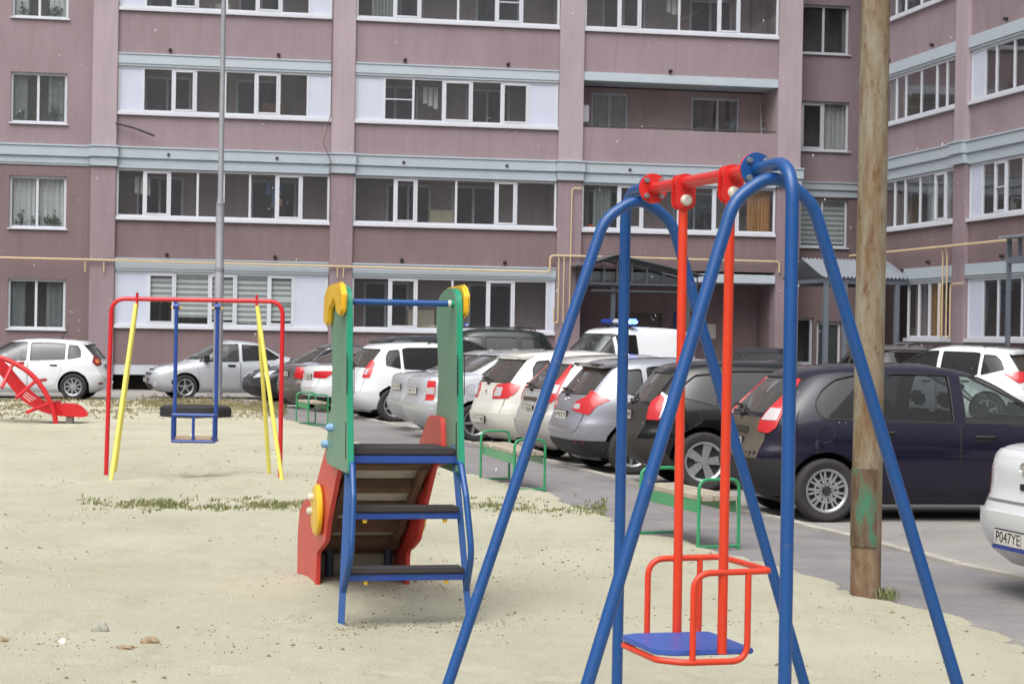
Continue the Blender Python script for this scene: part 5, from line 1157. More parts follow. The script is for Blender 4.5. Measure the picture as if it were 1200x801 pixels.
STY['boxsuv'] = dict(STY['van'], L=4.6, H=1.9, belt=1.12,
    rear=[(.35, .12), (.5, .03), (.7, .0), (.95, .02), (1.12, .06), (1.2, .10), (1.62, .34), (1.74, .42), (1.82, .52), (1.87, .85), (1.9, 1.4)],
    side=[[(.42, 1.20), (1.08, 1.18), (1.08, 1.66), (.62, 1.66), (.55, 1.6)], [(1.16, 1.18), (1.95, 1.17), (1.95, 1.68), (1.16, 1.67)], [(2.05, 1.17), (3.05, 1.16), (2.72, 1.62), (2.62, 1.68), (2.05, 1.68)]],
    front=[(.35, 4.5), (.5, 4.59), (.7, 4.6), (.95, 4.55), (1.06, 4.4), (1.11, 3.8), (1.15, 3.3), (1.2, 3.15), (1.55, 2.85), (1.76, 2.65), (1.84, 2.48), (1.88, 2.15), (1.9, 1.8)],
    rw=[(-.6, 1.25), (.6, 1.25), (.53, 1.68), (-.53, 1.68)], ws=[(-.72, 1.22), (.72, 1.22), (.6, 1.72), (-.6, 1.72)], cowl=3.15,
    doors=[[(1.12, 1.15), (1.16, .8), (1.24, .5), (2.0, .45), (2.0, 1.15)], [(2.02, 1.15), (2.02, .45), (3.04, .45), (3.1, 1.13)]], handles=[(1.3, 1.06), (2.15, 1.05)])

class Shape:
    def __init__(s, sty, L=None, W=None, H=None):
        b = STY[sty]; s.b = b; s.L = L or b['L']; s.W = W or b['W']; s.H = H or b['H']
        kx, ky, kz = s.L/b['L'], s.W/b['W'], s.H/b['H']; s.k = (kx, ky, kz)
        r = np.array(chaikin(b['rear'], 2)); f = np.array(chaikin(b['front'], 2)); ww = np.array(chaikin(wscale(b['H'], b['belt']), 2))
        s.rz, s.rx = r[:, 0]*kz, r[:, 1]*kx; s.fz, s.fx = f[:, 0]*kz, f[:, 1]*kx; s.wz, s.ww = ww[:, 0]*kz, ww[:, 1]*s.W/2
        s.belt = b['belt']*kz; s.z0 = max(s.rz[0], s.fz[0])
    def xr(s, z): return float(np.interp(z, s.rz, s.rx))
    def xf(s, z): return float(np.interp(z, s.fz, s.fx))
    def w(s, z): return float(np.interp(z, s.wz, s.ww))
    def outline(s, z, n=72, ins=0.0, insx=0.0, cab=False):
        a, b = s.xr(z)+insx, s.xf(z)-insx
        if cab:
            a = max(a, (s.b['deck'] or 0)*s.k[0]+.12, .22); b = min(b, s.b['cowl']*s.k[0]-.10)
        w_ = s.w(z)-ins; xm = (a+b)/2; h = (b-a)/2
        t = min(1, max(0, (z-s.belt)/(s.H-s.belt))); ex = 5.2-1.4*t
        pts = []
        for k in range(n):
            th = 2*PI*k/n; c, s_ = math.cos(th), math.sin(th)
            pts.append((xm+h*math.copysign(abs(c)**(2/ex), c), w_*math.copysign(abs(s_)**(2/ex), s_), z))
        return pts
    def loft(s, zs, n=72, **kw):
        vs = []; fs = []
        for z in zs: vs += s.outline(z, n, **kw)
        for i in range(len(zs)-1):
            for k in range(n): k2 = (k+1) % n; fs.append((i*n+k, i*n+k2, (i+1)*n+k2, (i+1)*n+k))
        fs.append(tuple(range(n))[::-1]); o = (len(zs)-1)*n; fs.append(tuple(o+k for k in range(n))); return vs, fs
def mesh_obj(name, vs, fs):
    me = bpy.data.meshes.new(name); me.from_pydata([tuple(v) for v in vs], [], fs); bm = bmesh.new(); bm.from_mesh(me); bmesh.ops.recalc_face_normals(bm, faces=bm.faces); bm.to_mesh(me); bm.free()
    o = bpy.data.objects.new(name, me); COL.objects.link(o); return o
def boolean(o, cutters):
    for c in cutters:
        md = o.modifiers.new('cut', 'BOOLEAN'); md.operation = 'DIFFERENCE'; md.solver = 'EXACT'; md.object = c
    dg = bpy.context.evaluated_depsgraph_get(); me = bpy.data.meshes.new_from_object(o.evaluated_get(dg))
    o.modifiers.clear()
    for c in cutters:
        m_ = c.data; bpy.data.objects.remove(c); bpy.data.meshes.remove(m_)
    old = o.data; o.data = me; bpy.data.meshes.remove(old); return o

# materials
T_tyre = M('tyre_rubber', srgb(46, 44, 43), .85, var=.2, vs=6, bs=40); T_rim = M('rim_alloy', srgb(176, 178, 182), .35, metal=.75, var=.12, vs=12); T_rimd = M('rim_dark', srgb(40, 40, 42), .5, var=.1)
T_blk = M('black_trim', srgb(34, 33, 34), .6, var=.15, vs=5); T_arch = M('arch_liner', srgb(22, 21, 21), .95, var=.1); T_int = M('car_interior', srgb(58, 57, 58), .9, var=.1); T_seat = M('car_seat', srgb(76, 76, 80), .9, var=.1)
T_dust = M('dusty_trim', srgb(98, 92, 84), .85, var=.2, vs=5); T_chr = M('chrome', srgb(205, 205, 208), .18, metal=.95, var=.03); T_plate = M('plate_white', srgb(208, 206, 198), .6, var=.1, vs=12); T_ink = M('plate_ink', srgb(32, 32, 36), .7)
def lamp(name, c, rough=.12):
    m, nt, b = nodes(name); wv = nt.nodes.new('ShaderNodeTexWave'); wv.inputs['Scale'].default_value = 26; wv.inputs['Distortion'].default_value = .6; tc = nt.nodes.new('ShaderNodeTexCoord'); nt.links.new(tc.outputs['Object'], wv.inputs[0])
    r = ramp(nt, wv.outputs['Fac'], [(0, sc(c, .9)), (1, sc(c, 1.06))]); nt.links.new(r.outputs['Color'], b.inputs['Base Color']); b.inputs['Roughness'].default_value = rough; b.inputs['Coat Weight'].default_value = 1; b.inputs['Coat Roughness'].default_value = .03; return m
T_red = lamp('tail_red', srgb(186, 20, 27)); T_red2 = lamp('tail_dark_red', srgb(120, 14, 22)); T_clear = lamp('lamp_clear', srgb(184, 176, 178)); T_orange = lamp('indicator_amber', srgb(206, 120, 60)); T_head = lamp('headlamp', srgb(196, 204, 212))
G_clean = glass('car_glass', (.62, .70, .68), .05, srgb(150, 150, 145), .05); G_tint = glass('car_glass_tinted', (.12, .13, .14), .03, srgb(130, 126, 120), .045); G_dusty = glass('car_glass_dusty', (.16, .17, .17), .2, srgb(130, 122, 112), .08); G_mid = glass('car_glass_mid', (.32, .35, .35), .10, srgb(140, 136, 130), .05)

_WH = {}
def wheel_meshes(r, style, n_sp):
    key = (round(r, 3), style, n_sp)
    if key in _WH: return _WH[key]
    t = MB(); rr = r*.66; wd = .098
    T = Matrix.Rotation(PI/2, 4, 'X')      # lathe axis z -> outward (-y)
    prof = [(rr, -.07), (rr+.005, .085), (rr+.03, wd), (r-.035, wd+.002), (r-.012, wd-.014), (r-.001, .07), (r, .02), (r, -.05), (r-.02, -.09)]
    t.lathe(prof, T, 40, closed=True)
    to = t.build('tyre_src', T_tyre); tm = to.data; bpy.data.objects.remove(to)
    d = MB(); d.lathe([(0, .02), (rr*.98, .02)], T, 32); d.lathe([(.0, .022), (rr*.55, .03), (rr*.55, .02)], T, 24)
    if style == 'cap': d.lathe([(0, .080), (rr*.19, .080), (rr*.22, .06), (rr*.22, .03)], T, 24)
    do = d.build('disc_src', T_rimd); dm = do.data; bpy.data.objects.remove(do)
    s = MB(); s.lathe([(rr*.88, .03), (rr*.9, .072), (rr*.97, .086), (rr+.006, .088), (rr+.006, .03)], T, 40, closed=True)
    s.lathe([(0, .07), (rr*.2, .07), (rr*.24, .055), (rr*.24, .03)], T, 24)
    for k in range(n_sp):
        a = 2*PI*k/n_sp
        if style == 'pair': angs = (a-.10, a+.10); w0, w1 = .045, .03
        elif style == 'wide': angs = (a,); w0, w1 = .16, .24
        elif style == 'cap': angs = (a-.13, a+.13); w0, w1 = .06, .05
        else: angs = (a,); w0, w1 = .10, .075
        for q in angs:
            c, s_ = math.cos(q), math.sin(q)
            def P(u, v, h, c=c, s_=s_): return T @ Vector((c*u-s_*v, s_*u+c*v, h))
            r0, r1 = rr*.16, rr*.93
            s.prism([(r0, -rr*w0), (r1, -rr*w1), (r1, rr*w1), (r0, rr*w0)], .03, .066, P)
    if style == 'cap': s.lathe([(rr*.50, .03), (rr*.53, .068), (rr*.60, .068), (rr*.63, .03)], T, 32, closed=True)
    so_ = s.build('rim_src', T_rim, bevel=0); sm = so_.data; bpy.data.objects.remove(so_)
    _WH[key] = (tm, dm, sm); return _WH[key]

class Car:
    def __init__(c, name, label, cat, sty, colour, anchor, heading, wheel=('rear', -1), L=None, W=None, H=None, glassm=None, rearglass=None, rim=('five', 5), group='parked cars', npts=72, wheel_r=None, rails=False, interior=True):
        c.s = s = Shape(sty, L, W, H); b = s.b; kx, ky, kz = s.k; c.sty = sty
        th = math.radians(heading); R = Matrix.Rotation(th, 3, 'Z'); c.wr = wheel_r or b['wr']
        ax = [v*kx for v in b['ax']]; c.ax = ax; c.ty = s.W/2-.115
        if wheel[0] == 'rear': la = Vector((ax[0], wheel[1]*(s.W/2-.02), 0))
        elif wheel[0] == 'front': la = Vector((ax[1], wheel[1]*(s.W/2-.02), 0))
        elif wheel[0] == 'tail': la = Vector((0.06, wheel[1]*(s.W/2-.1), 0))
        else: la = Vector((s.L*wheel[2], wheel[1]*s.W/2, 0))
        c.root = root = thing(name, label, cat, anchor-R @ la, th, group); c.paint = colour
        root.location.z = 0.0
        zs = sorted(set([round(z, 4) for z in list(s.rz)+list(s.fz)+list(np.linspace(s.z0, s.H, 34)) if z >= s.z0-1e-6])); q = [zs[0]]
        for z in zs[1:]:
            if z-q[-1] > .006: q.append(z)
        if q[-1] < s.H-1e-4: q.append(s.H)
        vs, fs = s.loft(q, npts); o = mesh_obj('body', vs, fs); c.bvh = BVHTree.FromPolygons([Vector(v) for v in vs], fs)
        cut = []
        # cabin
        zc0 = s.belt-.22; zc = [z for z in np.linspace(zc0, s.H-.06, 16)]; cv, cf = s.loft(zc, 40, ins=.07, insx=.10, cab=True)
        cut.append(mesh_obj('c', cv, cf))
        # wheel arches
        ra = c.wr+.055
        for x in ax:
            for sg in (-1, 1):
                mb = MB(); T = Matrix.Translation((x, sg*(s.W/2-.13), c.wr)) @ Matrix.Rotation(PI/2, 4, 'X'); mb.lathe([(0, -.16), (ra, -.16), (ra, .30), (0, .30)] if sg < 0 else [(0, -.30), (ra, -.30), (ra, .16), (0, .16)], T, 40)
                cut.append(mesh_obj('c', *c._weld(mb)))
        # openings
        c.sidepoly = [[(x*kx, z*kz) for x, z in p] for p in b['side']]
        c.rwp = [(y*ky, z*kz) for y, z in b['rw']]; c.wsp = [(y*ky, z*kz) for y, z in b['ws']]
        for p in c.sidepoly:
            mb = MB(); mb.prism(rpoly(p, .035), -2, 2, lambda u, v, h: Vector((u, h, v))); cut.append(mesh_obj('c', mb.v, mb.f))
        mb = MB(); mb.prism(rpoly(c.rwp, .05), -1, ax[0]+.6, lambda u, v, h: Vector((h, u, v))); cut.append(mesh_obj('c', mb.v, mb.f))
        mb = MB(); mb.prism(rpoly(c.wsp, .05), ax[1]-1.15, s.L+1, lambda u, v, h: Vector((h, u, v))); cut.append(mesh_obj('c', mb.v, mb.f))
        boolean(o, cut)
        me = o.data; me.materials.clear(); me.materials.append(colour); me.materials.append(T_arch); me.materials.append(T_int)
        for p in me.polygons:
            ce = p.center; p.material_index = 0
            for x in ax:
                if math.hypot(ce.x-x, ce.z-c.wr) < ra+.004 and (abs(ce.y) < s.W/2-.02): p.material_index = 1
            if s.belt-.23 < ce.z < s.H-.05:
                a_, b_ = s.xr(ce.z), s.xf(ce.z); t_ = min(1, max(0, (ce.z-s.belt)/(s.H-s.belt))); e_ = 5.2-1.4*t_
                if (abs(ce.x-(a_+b_)/2)/((b_-a_)/2-.05))**e_+(abs(ce.y)/(s.w(ce.z)-.035))**e_ < 1: p.material_index = 2
            if ce.z < s.z0+.004: p.material_index = 1
        me.polygons.foreach_set('use_smooth', [True]*len(me.polygons)); me.set_sharp_from_angle(angle=math.radians(32)); o.parent = root; c.body = o
        # glazing
        gm = glassm or G_mid
        gms = gm if isinstance(gm, (list, tuple)) else [gm]*len(c.sidepoly)
        for sg, view in ((-1, 'right'), (1, 'left')):
            for p, g_ in zip(c.sidepoly, gms):
                c.patch('window', rpoly(p, .035), view, -.012, g_, thick=0); c.frame(p, view)
        c.patch('rear_window', rpoly(c.rwp, .05), 'rear', -.006, rearglass or G_dusty, thick=0); c.frame(c.rwp, 'rear', .022)
        c.patch('windscreen', rpoly(c.wsp, .05), 'front', -.006, G_clean if gm is not G_tint else G_mid, thick=0); c.frame(c.wsp, 'front', .022)
        # wheels
        tm, dm, sm = wheel_meshes(c.wr, *rim)
        for x in ax:
            for sg in (-1, 1):
                wo = bpy.data.objects.new('wheel', tm); COL.objects.link(wo); wo.parent = root; wo.location = (x, sg*c.ty, c.wr-.006)
                wo.rotation_euler = (0, random.random()*6 if sg < 0 else random.random()*6, 0 if sg < 0 else PI)
                for nm, m_ in (('wheel_disc', dm), ('rim', sm)):
                    q_ = bpy.data.objects.new(nm, m_); COL.objects.link(q_); q_.parent = wo
        # seats
        if interior:
            zf = s.belt-.22
            mb = MB()
            for x in (ax[0]+.55, ax[0]+1.45):
                for y in (-.36, .36):
                    T = lambda v, x=x, y=y: Vector((x+v.x-.22*v.z, y+v.y, zf+v.z))
                    mb.box(-.06, .06, -.22, .22, 0, .32, T); mb.box(-.04, .05, -.12, .12, .35, .50, T)
            if zf+.5 < s.H-.1: mb.build('seat', T_seat, root, bevel=.03)
            mb = MB(); xs = ax[1]-1.0; T = Matrix.Translation((xs-.12, .36, zf+.14)) @ Matrix.Rotation(-1.1, 4, 'Y'); n_ = 20
            mb.tube([T @ Vector((.18*math.cos(2*PI*k/n_), .18*math.sin(2*PI*k/n_), 0)) for k in range(n_)], .016, 8, closed=True); mb.tube([T @ Vector((-.17, 0, 0)), T @ Vector((.17, 0, 0))], .018, 6); mb.build('steering_wheel', T_blk, root)
            mb = MB(); T = lambda v: Vector((xs+v.x, v.y, zf+v.z)); mb.box(.0, .35, -s.W*.39, s.W*.39, 0, .13, T); mb.build('dashboard', T_int, root, bevel=.04)
            mb = MB(); mb.box(xs-.0, xs+.03, -.13, .13, s.H-.25*kz, s.H-.19*kz); mb.build('rear_view_mirror', T_blk, root, bevel=.015)
    def _weld(c, mb):
        bm = bmesh.new(); vs = [bm.verts.new(v) for v in mb.v]
        for f in mb.f: bm.faces.new([vs[i] for i in f])
        bmesh.ops.remove_doubles(bm, verts=bm.verts, dist=1e-5); bmesh.ops.dissolve_degenerate(bm, edges=bm.edges, dist=1e-6); bmesh.ops.recalc_face_normals(bm, faces=bm.faces); bm.verts.index_update(); v = [x.co.copy() for x in bm.verts]; f = [tuple(q.index for q in p.verts) for p in bm.faces]; bm.free(); return v, f
    def viewmap(c, view):
        s = c.s
        if view == 'right': return lambda u, v: (Vector((u, -3, v)), Vector((0, 1, 0)))
        if view == 'left': return lambda u, v: (Vector((u, 3, v)), Vector((0, -1, 0)))
        if view == 'rear': return lambda u, v: (Vector((-3, u, v)), Vector((1, 0, 0)))
        if view == 'front': return lambda u, v: (Vector((s.L+3, u, v)), Vector((-1, 0, 0)))
        if view == 'top': return lambda u, v: (Vector((u, v, 4)), Vector((0, 0, -1)))
        k = .70711; fr = view[0] == 'f'; sg = -1 if view[1] == 'r' else 1
        d = Vector((k if not fr else -k, -sg*k, 0)); h = Vector((k if not fr else -k, sg*k, 0)); cor = Vector((s.L if fr else 0, sg*s.W/2, 0))
        return lambda u, v: (cor+h*u-d*3+Vector((0, 0, v)), d)
    def hit(c, view, u, v):
        o, d = c.viewmap(view)(u, v); p, n, i, t = c.bvh.ray_cast(o, d); return p, n, d
    def patch(c, name, poly, view, off, mat, thick=.006, parent=None, grid=.07, smooth=True):
        bm = bmesh.new(); vs = [bm.verts.new((u, v, 0)) for u, v in poly]; bm.faces.new(vs)
        us = [p[0] for p in poly]; vv = [p[1] for p in poly]
        for ax_, lo, hi in ((0, min(us), max(us)), (1, min(vv), max(vv))):
            n_ = max(1, int((hi-lo)/grid))
            for k in range(1, n_):
                co = [0, 0, 0]; no = [0, 0, 0]; co[ax_] = lo+(hi-lo)*k/n_+1e-4; no[ax_] = 1
                bmesh.ops.bisect_plane(bm, geom=bm.verts[:]+bm.edges[:]+bm.faces[:], plane_co=co, plane_no=no)
        miss = []; pos = {}
        for v in bm.verts:
            p, n, d = c.hit(view, v.co.x, v.co.y)
            if p is None: miss.append(v)
            else:
                if n.dot(d) > 0: n = -n
                pos[v] = (p, n)
        bmesh.ops.delete(bm, geom=miss, context='VERTS')
        for v in bm.verts:
            p, n = pos[v]; v.co = p+n*off
        if not bm.faces: bm.free(); return None
        bm.normal_update()
        dd = c.viewmap(view)(0, 0)[1]
        if sum((f.normal.dot(dd)*f.calc_area() for f in bm.faces)) > 0: bmesh.ops.reverse_faces(bm, faces=bm.faces)
        if thick:
            nn = {v: pos[v][1] for v in bm.verts}; be = [e for e in bm.edges if e.is_boundary]
            r = bmesh.ops.extrude_edge_only(bm, edges=be); new = [g for g in r['geom'] if isinstance(g, bmesh.types.BMVert)]
            for v in new:
                # move the new rim inwards, along the closest original normal
                best = min((w_ for e in v.link_edges for w_ in e.verts if w_ in nn), key=lambda w_: (w_.co-v.co).length, default=None)
                if best: v.co = v.co-nn[best]*thick
        me = bpy.data.meshes.new(name); bm.to_mesh(me); bm.free()
        return link(name, me, mat, parent or c.root, smooth, 40)
    def frame(c, poly, view, w_=.016):
        """thin black rubber round a window"""
        P = rpoly(poly, .035); n = len(P); ctr = Vector((sum(p[0] for p in P)/n, sum(p[1] for p in P)/n)); pts = []
        q = rpoly(poly, .035)
        L = []
        for i in range(n):
            a = Vector(q[i]); b = Vector(q[(i+1) % n]); k = max(1, int((b-a).length/.08))
            for j in range(k): L.append(a.lerp(b, j/k))
        out = []
        for p in L:
            h, nn, d = c.hit(view, p.x, p.y)
            if h is not None: out.append(h+ (nn if nn.dot(d) < 0 else -nn)*(-.002))
        if len(out) > 6:
            mb = MB(); mb.tube(out, w_*.5, 5, closed=True); mb.build('window_seal', T_blk, c.root)
    def doors(c, mat=None, sides=(-1, 1), handle=None):
        b = c.s.b; kx, ky, kz = c.s.k
        for sg in sides:
            view = 'right' if sg < 0 else 'left'
            for i, p in enumerate(b['doors']):
                q = [(x*kx, z*kz) for x, z in p]
                # a door that reaches up the pillar would close the window: keep its lower leaf
                low = [(x, min(z, c.s.belt-.012)) for x, z in q]; lo = []
                for pt in low:
                    if not lo or (abs(pt[0]-lo[-1][0])+abs(pt[1]-lo[-1][1])) > .03: lo.append(pt)
                cx = sum(a for a, _ in lo)/len(lo); cz = sum(z for _, z in lo)/len(lo)
                big = [(cx+(x-cx)*1.014, cz+(z-cz)*1.025) for x, z in lo]
                c.patch('door_seam', rpoly(big, .05), view, .0012, T_blk, 0)
                d = c.patch('door', rpoly(lo, .05), view, .0055, mat or c.paint, .006)
                hx, hz = b['handles'][i]; hx *= kx; hz *= kz
                p_, n_, _ = c.hit(view, hx, hz)
                if p_ is not None and d:
                    if n_.y*sg < 0: n_ = -n_
                    cup = c.patch('handle_recess', rpoly([(hx-.03, hz-.045), (hx+.15, hz-.045), (hx+.15, hz+.012), (hx-.03, hz+.012)], .025), view, .0075, T_blk, 0, d)
                    mb = MB(); mb.tube([p_+n_*.01+Vector((-.03, 0, 0)), p_+n_*.035+Vector((.0, 0, .0)), p_+n_*.038+Vector((.14, 0, 0)), p_+n_*.012+Vector((.17, 0, 0))], [.012, .014, .014, .012], 8); mb.build('handle', handle or c.paint, d)
        return c
    def mirrors(c, mat=None):
        b = c.s.b; kx, ky, kz = c.s.k; x, z = b['mirror'][0]*kx, b['mirror'][1]*kz
        for sg in (-1, 1):
            y = sg*(c.s.w(z)+.10); mb = MB(); mb.box(x-.07, x+.06, y-.10, y+.09, z-.06, z+.10); mb.box(x-.02, x+.04, y-sg*.2-.06, y-sg*.02+.0, z-.05, z-.01) if sg < 0 else mb.box(x-.02, x+.04, y-.2, y-.05, z-.05, z-.01); mb.build('wing_mirror', mat or c.paint, c.root, bevel=.035)
        return c
    def tailgate(c, mat=None, wiper=True):
        kx, ky, kz = c.s.k; p = [(y*ky, z*kz) for y, z in c.s.b['gate']]
        cz = sum(z for _, z in p)/len(p); big = [(y*1.012, cz+(z-cz)*1.02) for y, z in p]
        c.patch('tailgate_seam', rpoly(big, .05), 'rear', .0012, T_blk, 0); c.gate = c.patch('tailgate', rpoly(p, .05), 'rear', .0055, mat or c.paint, .006); return c
    def plate(c, z, y0=0, text=None, half=.26, h=.056, front=False):
        view = 'front' if front else 'rear'
        p, n, d = c.hit(view, y0, z)
        if p is None: return
        x = p.x+(-.014 if not front else .014)+((-.03 if not front else .03) if z < .6 else 0); mb = MB(); mb.box(x-.012, x+.012, y0-half, y0+half, z-h, z+h); pl = mb.build('number_plate', T_blk, c.root, bevel=.004)
        mb = MB(); q = x+(-.0135 if not front else .0135); mb.box(min(q, q+.001), max(q, q+.001), y0-half+.008, y0+half-.008, z-h+.007, z+h-.007); mb.build('plate_face', T_plate, pl)
        xt = q-.002 if not front else q+.002
        if text:
            cu = bpy.data.curves.new('plate_text', 'FONT'); cu.body = text; cu.size = .105; cu.align_x = 'LEFT'; cu.align_y = 'CENTER'; to = bpy.data.objects.new('t', cu); COL.objects.link(to); dg = bpy.context.evaluated_depsgraph_get(); me = bpy.data.meshes.new_from_object(to.evaluated_get(dg)); bpy.data.objects.remove(to)
            w_ = max(v.co.x for v in me.vertices); k = .355/w_
            # text reads from behind the car: left of the reader is the car's left side (+y)
            for v in me.vertices: v.co = Vector((xt, y0+half-.03-v.co.x*k, z+v.co.y*1.0))
            me.flip_normals(); link('plate_text', me, T_ink, pl, smooth=False)
            mb = MB(); mb.box(xt, xt+.001, y0-half+.118, y0-half+.121, z-h+.007, z+h-.007); mb.build('plate_divider', T_ink, pl)
            mb = MB(); mb.box(x-.016, x-.0125, y0-half-.01, y0+half+.01, z-h-.022, z-h+.004); mb.build('plate_holder', M('holder_blue', srgb(44, 62, 138), .5), pl)
        else:
            mb = MB(); r = random.Random(int(z*1000)+int(c.s.L*100)+len(bpy.data.objects)); yy = -half+.03
            while yy < half-.05:
                w_ = r.uniform(.02, .04); mb.box(xt, xt+.001, y0+yy, y0+yy+w_*.35, z-.034, z+.034); mb.box(xt, xt+.001, y0+yy+w_*.36, y0+yy+w_, z+r.choice((-.034, -.005, .022)), z+r.choice((.03, .034))); yy += w_+.018
            mb.build('plate_marks', T_dust, pl)
        return c
    def box_on(c, name, view, u, v, du, dv, depth, mat, out=0.0, bevel=.006, par=None):
        p, n, d = c.hit(view, u, v)
        if p is None: return
        mb = MB(); t = -d
        if view in ('rear', 'front'): A_, B_ = Vector((0, 1, 0)), Vector((0, 0, 1))
        elif view == 'top': A_, B_ = Vector((1, 0, 0)), Vector((0, 1, 0))
        else: A_, B_ = Vector((1, 0, 0)), Vector((0, 0, 1))
        mb.box(-du, du, -dv, dv, -.01, depth, lambda q: p+A_*q.x+B_*q.y+t*(q.z+out)); return mb.build(name, mat, par or c.root, bevel=bevel)
    def wiper(c, z=None):
        kx, ky, kz = c.s.k; z = z or c.rwp[0][1]; pts = []
        for y, dz in ((-.0, -.02), (.02, .035), (.22, .05), (.42, .045)):
            p, n, d = c.hit('rear', y, z+dz)
            if p is not None: pts.append(p+(n if n.dot(d) < 0 else -n)*.022)
        mb = MB(); mb.tube(pts, [.014]*len(pts), 6); mb.lathe([(0, .04), (.03, .03), (.034, 0)], Matrix.Translation(pts[0]-Vector((-.01, 0, 0))) @ Matrix.Rotation(-PI/2, 4, 'Y'), 12); mb.build('rear_wiper', T_blk, c.root); return c
    def spoiler(c, mat=None, ext=.14, half=.56, drop=.03):
        z = c.rwp[2][1]+.045; xr = c.s.xr(z); ky = c.s.k[1]; n = 9; mb = MB(); vs = []
        for i in range(n):
            t = -1+2*i/(n-1); y = t*half*ky; xe = xr-ext*(1-.35*t*t)+.09; cz = z-.02*t*t
            vs += [Vector((xr+.22, y, cz+.052)), Vector((xe, y, cz-drop+.035)), Vector((xe+.01, y, cz-drop)), Vector((xr+.16, y, cz-.005))]
        fs = []
        for i in range(n-1):
            for k in range(4): fs.append((4*i+k, 4*i+(k+1) % 4, 4*i+4+(k+1) % 4, 4*i+4+k))
        fs += [(0, 1, 2, 3), (4*n-4, 4*n-3, 4*n-2, 4*n-1)]; mb.add(vs, fs); mb.build('spoiler', mat or c.paint, c.root, bevel=.008); return c
    def bumper_low(c, z0, z1, mat, end='rear', reach=.36, out=.01, name='bumper'):
        s = c.s; rows = []; n = 33; vs = []; fs = []
        zz = np.linspace(z0, z1, 5)
        for z in zz:
            a, b = s.xr(z), s.xf(z); w_ = s.w(z); xm, h = (a+b)/2, (b-a)/2; ex = 5.2
            for k in range(n):
                # parameter by angle about the end
                t = -1+2*k/(n-1); cm = max(.02, ((h-reach)/h)); cmin = cm**(ex/2); th = t*math.acos(min(1, cmin))
                cth, sth = math.cos(th), math.sin(th); px = h*abs(cth)**(2/ex); py = w_*math.copysign(abs(sth)**(2/ex), sth)
                vs.append(Vector(((xm-px-out if end == 'rear' else xm+px+out), py*(1+out/w_), z)))
        for i in range(4):
            for k in range(n-1): fs.append((i*n+k, i*n+k+1, (i+1)*n+k+1, (i+1)*n+k))
        o = len(vs); 
        mb = MB(); mb.add(vs, fs)
        for row, sgn in ((0, 1), (4, 1)):
            e = [vs[row*n+k] for k in range(n)]; inn = [Vector((v.x+(out+.01 if end == 'rear' else -out-.01), v.y*(1-(out+.008)/(s.W/2)), v.z)) for v in e]; b_ = len(mb.v); mb.v += e+inn; mb.f += [(b_+k, b_+k+1, b_+n+k+1, b_+n+k) for k in range(n-1)]
        mb.build(name, mat, c.root, ang=45); return c
    def roof_rails(c, mat=None, x0=.9, x1=2.6):
        z = c.s.H-.05*c.s.k[2]
        for sg in (-1, 1):
            y = sg*(c.s.w(c.s.H-.035)-.0); pts = [(x0*c.s.k[0], y, z+.0), (x0*c.s.k[0]+.1, y, z+.075), (x1*c.s.k[0]-.1, y, z+.075), (x1*c.s.k[0]+.05, y, z-.0)]; mb = MB(); mb.tube(fillet(pts, .08), .016, 8); mb.build('roof_rail', mat or T_blk, c.root)
        return c
    def antenna(c, x, h=.28, lean=-.25):
        p = c.hit('top', x, 0)[0]-Vector((0, 0, .004)); mb = MB(); mb.tube([p, p+Vector((lean*h, 0, h))], [.009, .004], 6); mb.lathe([(0, .05), (.02, .04), (.035, 0)], Matrix.Translation(p), 10); mb.build('antenna', T_blk, c.root); return c
    def fuel(c, sides=(-1,)):
        kx, ky, kz = c.s.k; x, z = c.s.b['fuel']; x *= kx; z *= kz
        P = [(x+.085*math.cos(a), z+.085*math.sin(a)) for a in np.linspace(0, 2*PI, 17)[:-1]]
        for sg in sides:
            v = 'right' if sg < 0 else 'left'; c.patch('filler_seam', [(x+(u-x)*1.06, z+(w_-z)*1.06) for u, w_ in P], v, .001, T_blk, 0); c.patch('filler_cap', P, v, .004, c.paint, .005)
        return c
    def tails(c, poly, lens=None, view='r', mat=None, lensmat=None, off=.012, extra=None):
        for sg in ('r', 'l'):
            if view == 'r': vw = 'r'+sg; q = poly; l_ = lens
            elif view == 'rear':
                vw = 'rear'; q = [((-y if sg == 'r' else y), z) for y, z in poly]; l_ = [((-y if sg == 'r' else y), z) for y, z in lens] if lens else None
            t = c.patch('taillight', rpoly(q, .02), vw, off, mat or T_red, .02, grid=.05)
            if l_ and t: c.patch('reversing_lens', rpoly(l_, .012), vw, off+.004, lensmat or T_clear, .006, t, grid=.05)
            if extra and t:
                for (pp_, mm_) in extra: c.patch('lamp_lens', rpoly(pp_, .012), vw, off+.004, mm_, .006, t, grid=.05)
        return c
    def heads(c, poly, view='f', off=.01):
        for sg in ('r', 'l'): c.patch('headlight', rpoly(poly, .02), 'f'+sg, off, T_head, .02, grid=.05)
        return c
    def reflector(c, u, v, du=.07, dv=.025, mat=None):
        for sg in ('r', 'l'): c.patch('reflector', rpoly([(u-du, v-dv), (u+du, v-dv), (u+du, v+dv), (u-du, v+dv)], .015), 'r'+sg, .013, mat or T_red2, .012)
        return c
    def emblem(c, z, y=0, r=.045, front=False):
        p, n, d = c.hit('front' if front else 'rear', y, z)
        if p is None: return c
        mb = MB(); T = Matrix.Translation(p) @ (-d).to_track_quat('Z', 'Y').to_matrix().to_4x4(); mb.lathe([(0, .016), (r*.5, .016), (r*.55, .010), (r*.8, .010), (r*.85, .018), (r, .014), (r, 0)], T @ Matrix.Diagonal((1.0, .75, 1, 1)), 20); mb.build('emblem', T_chr, c.root); return c
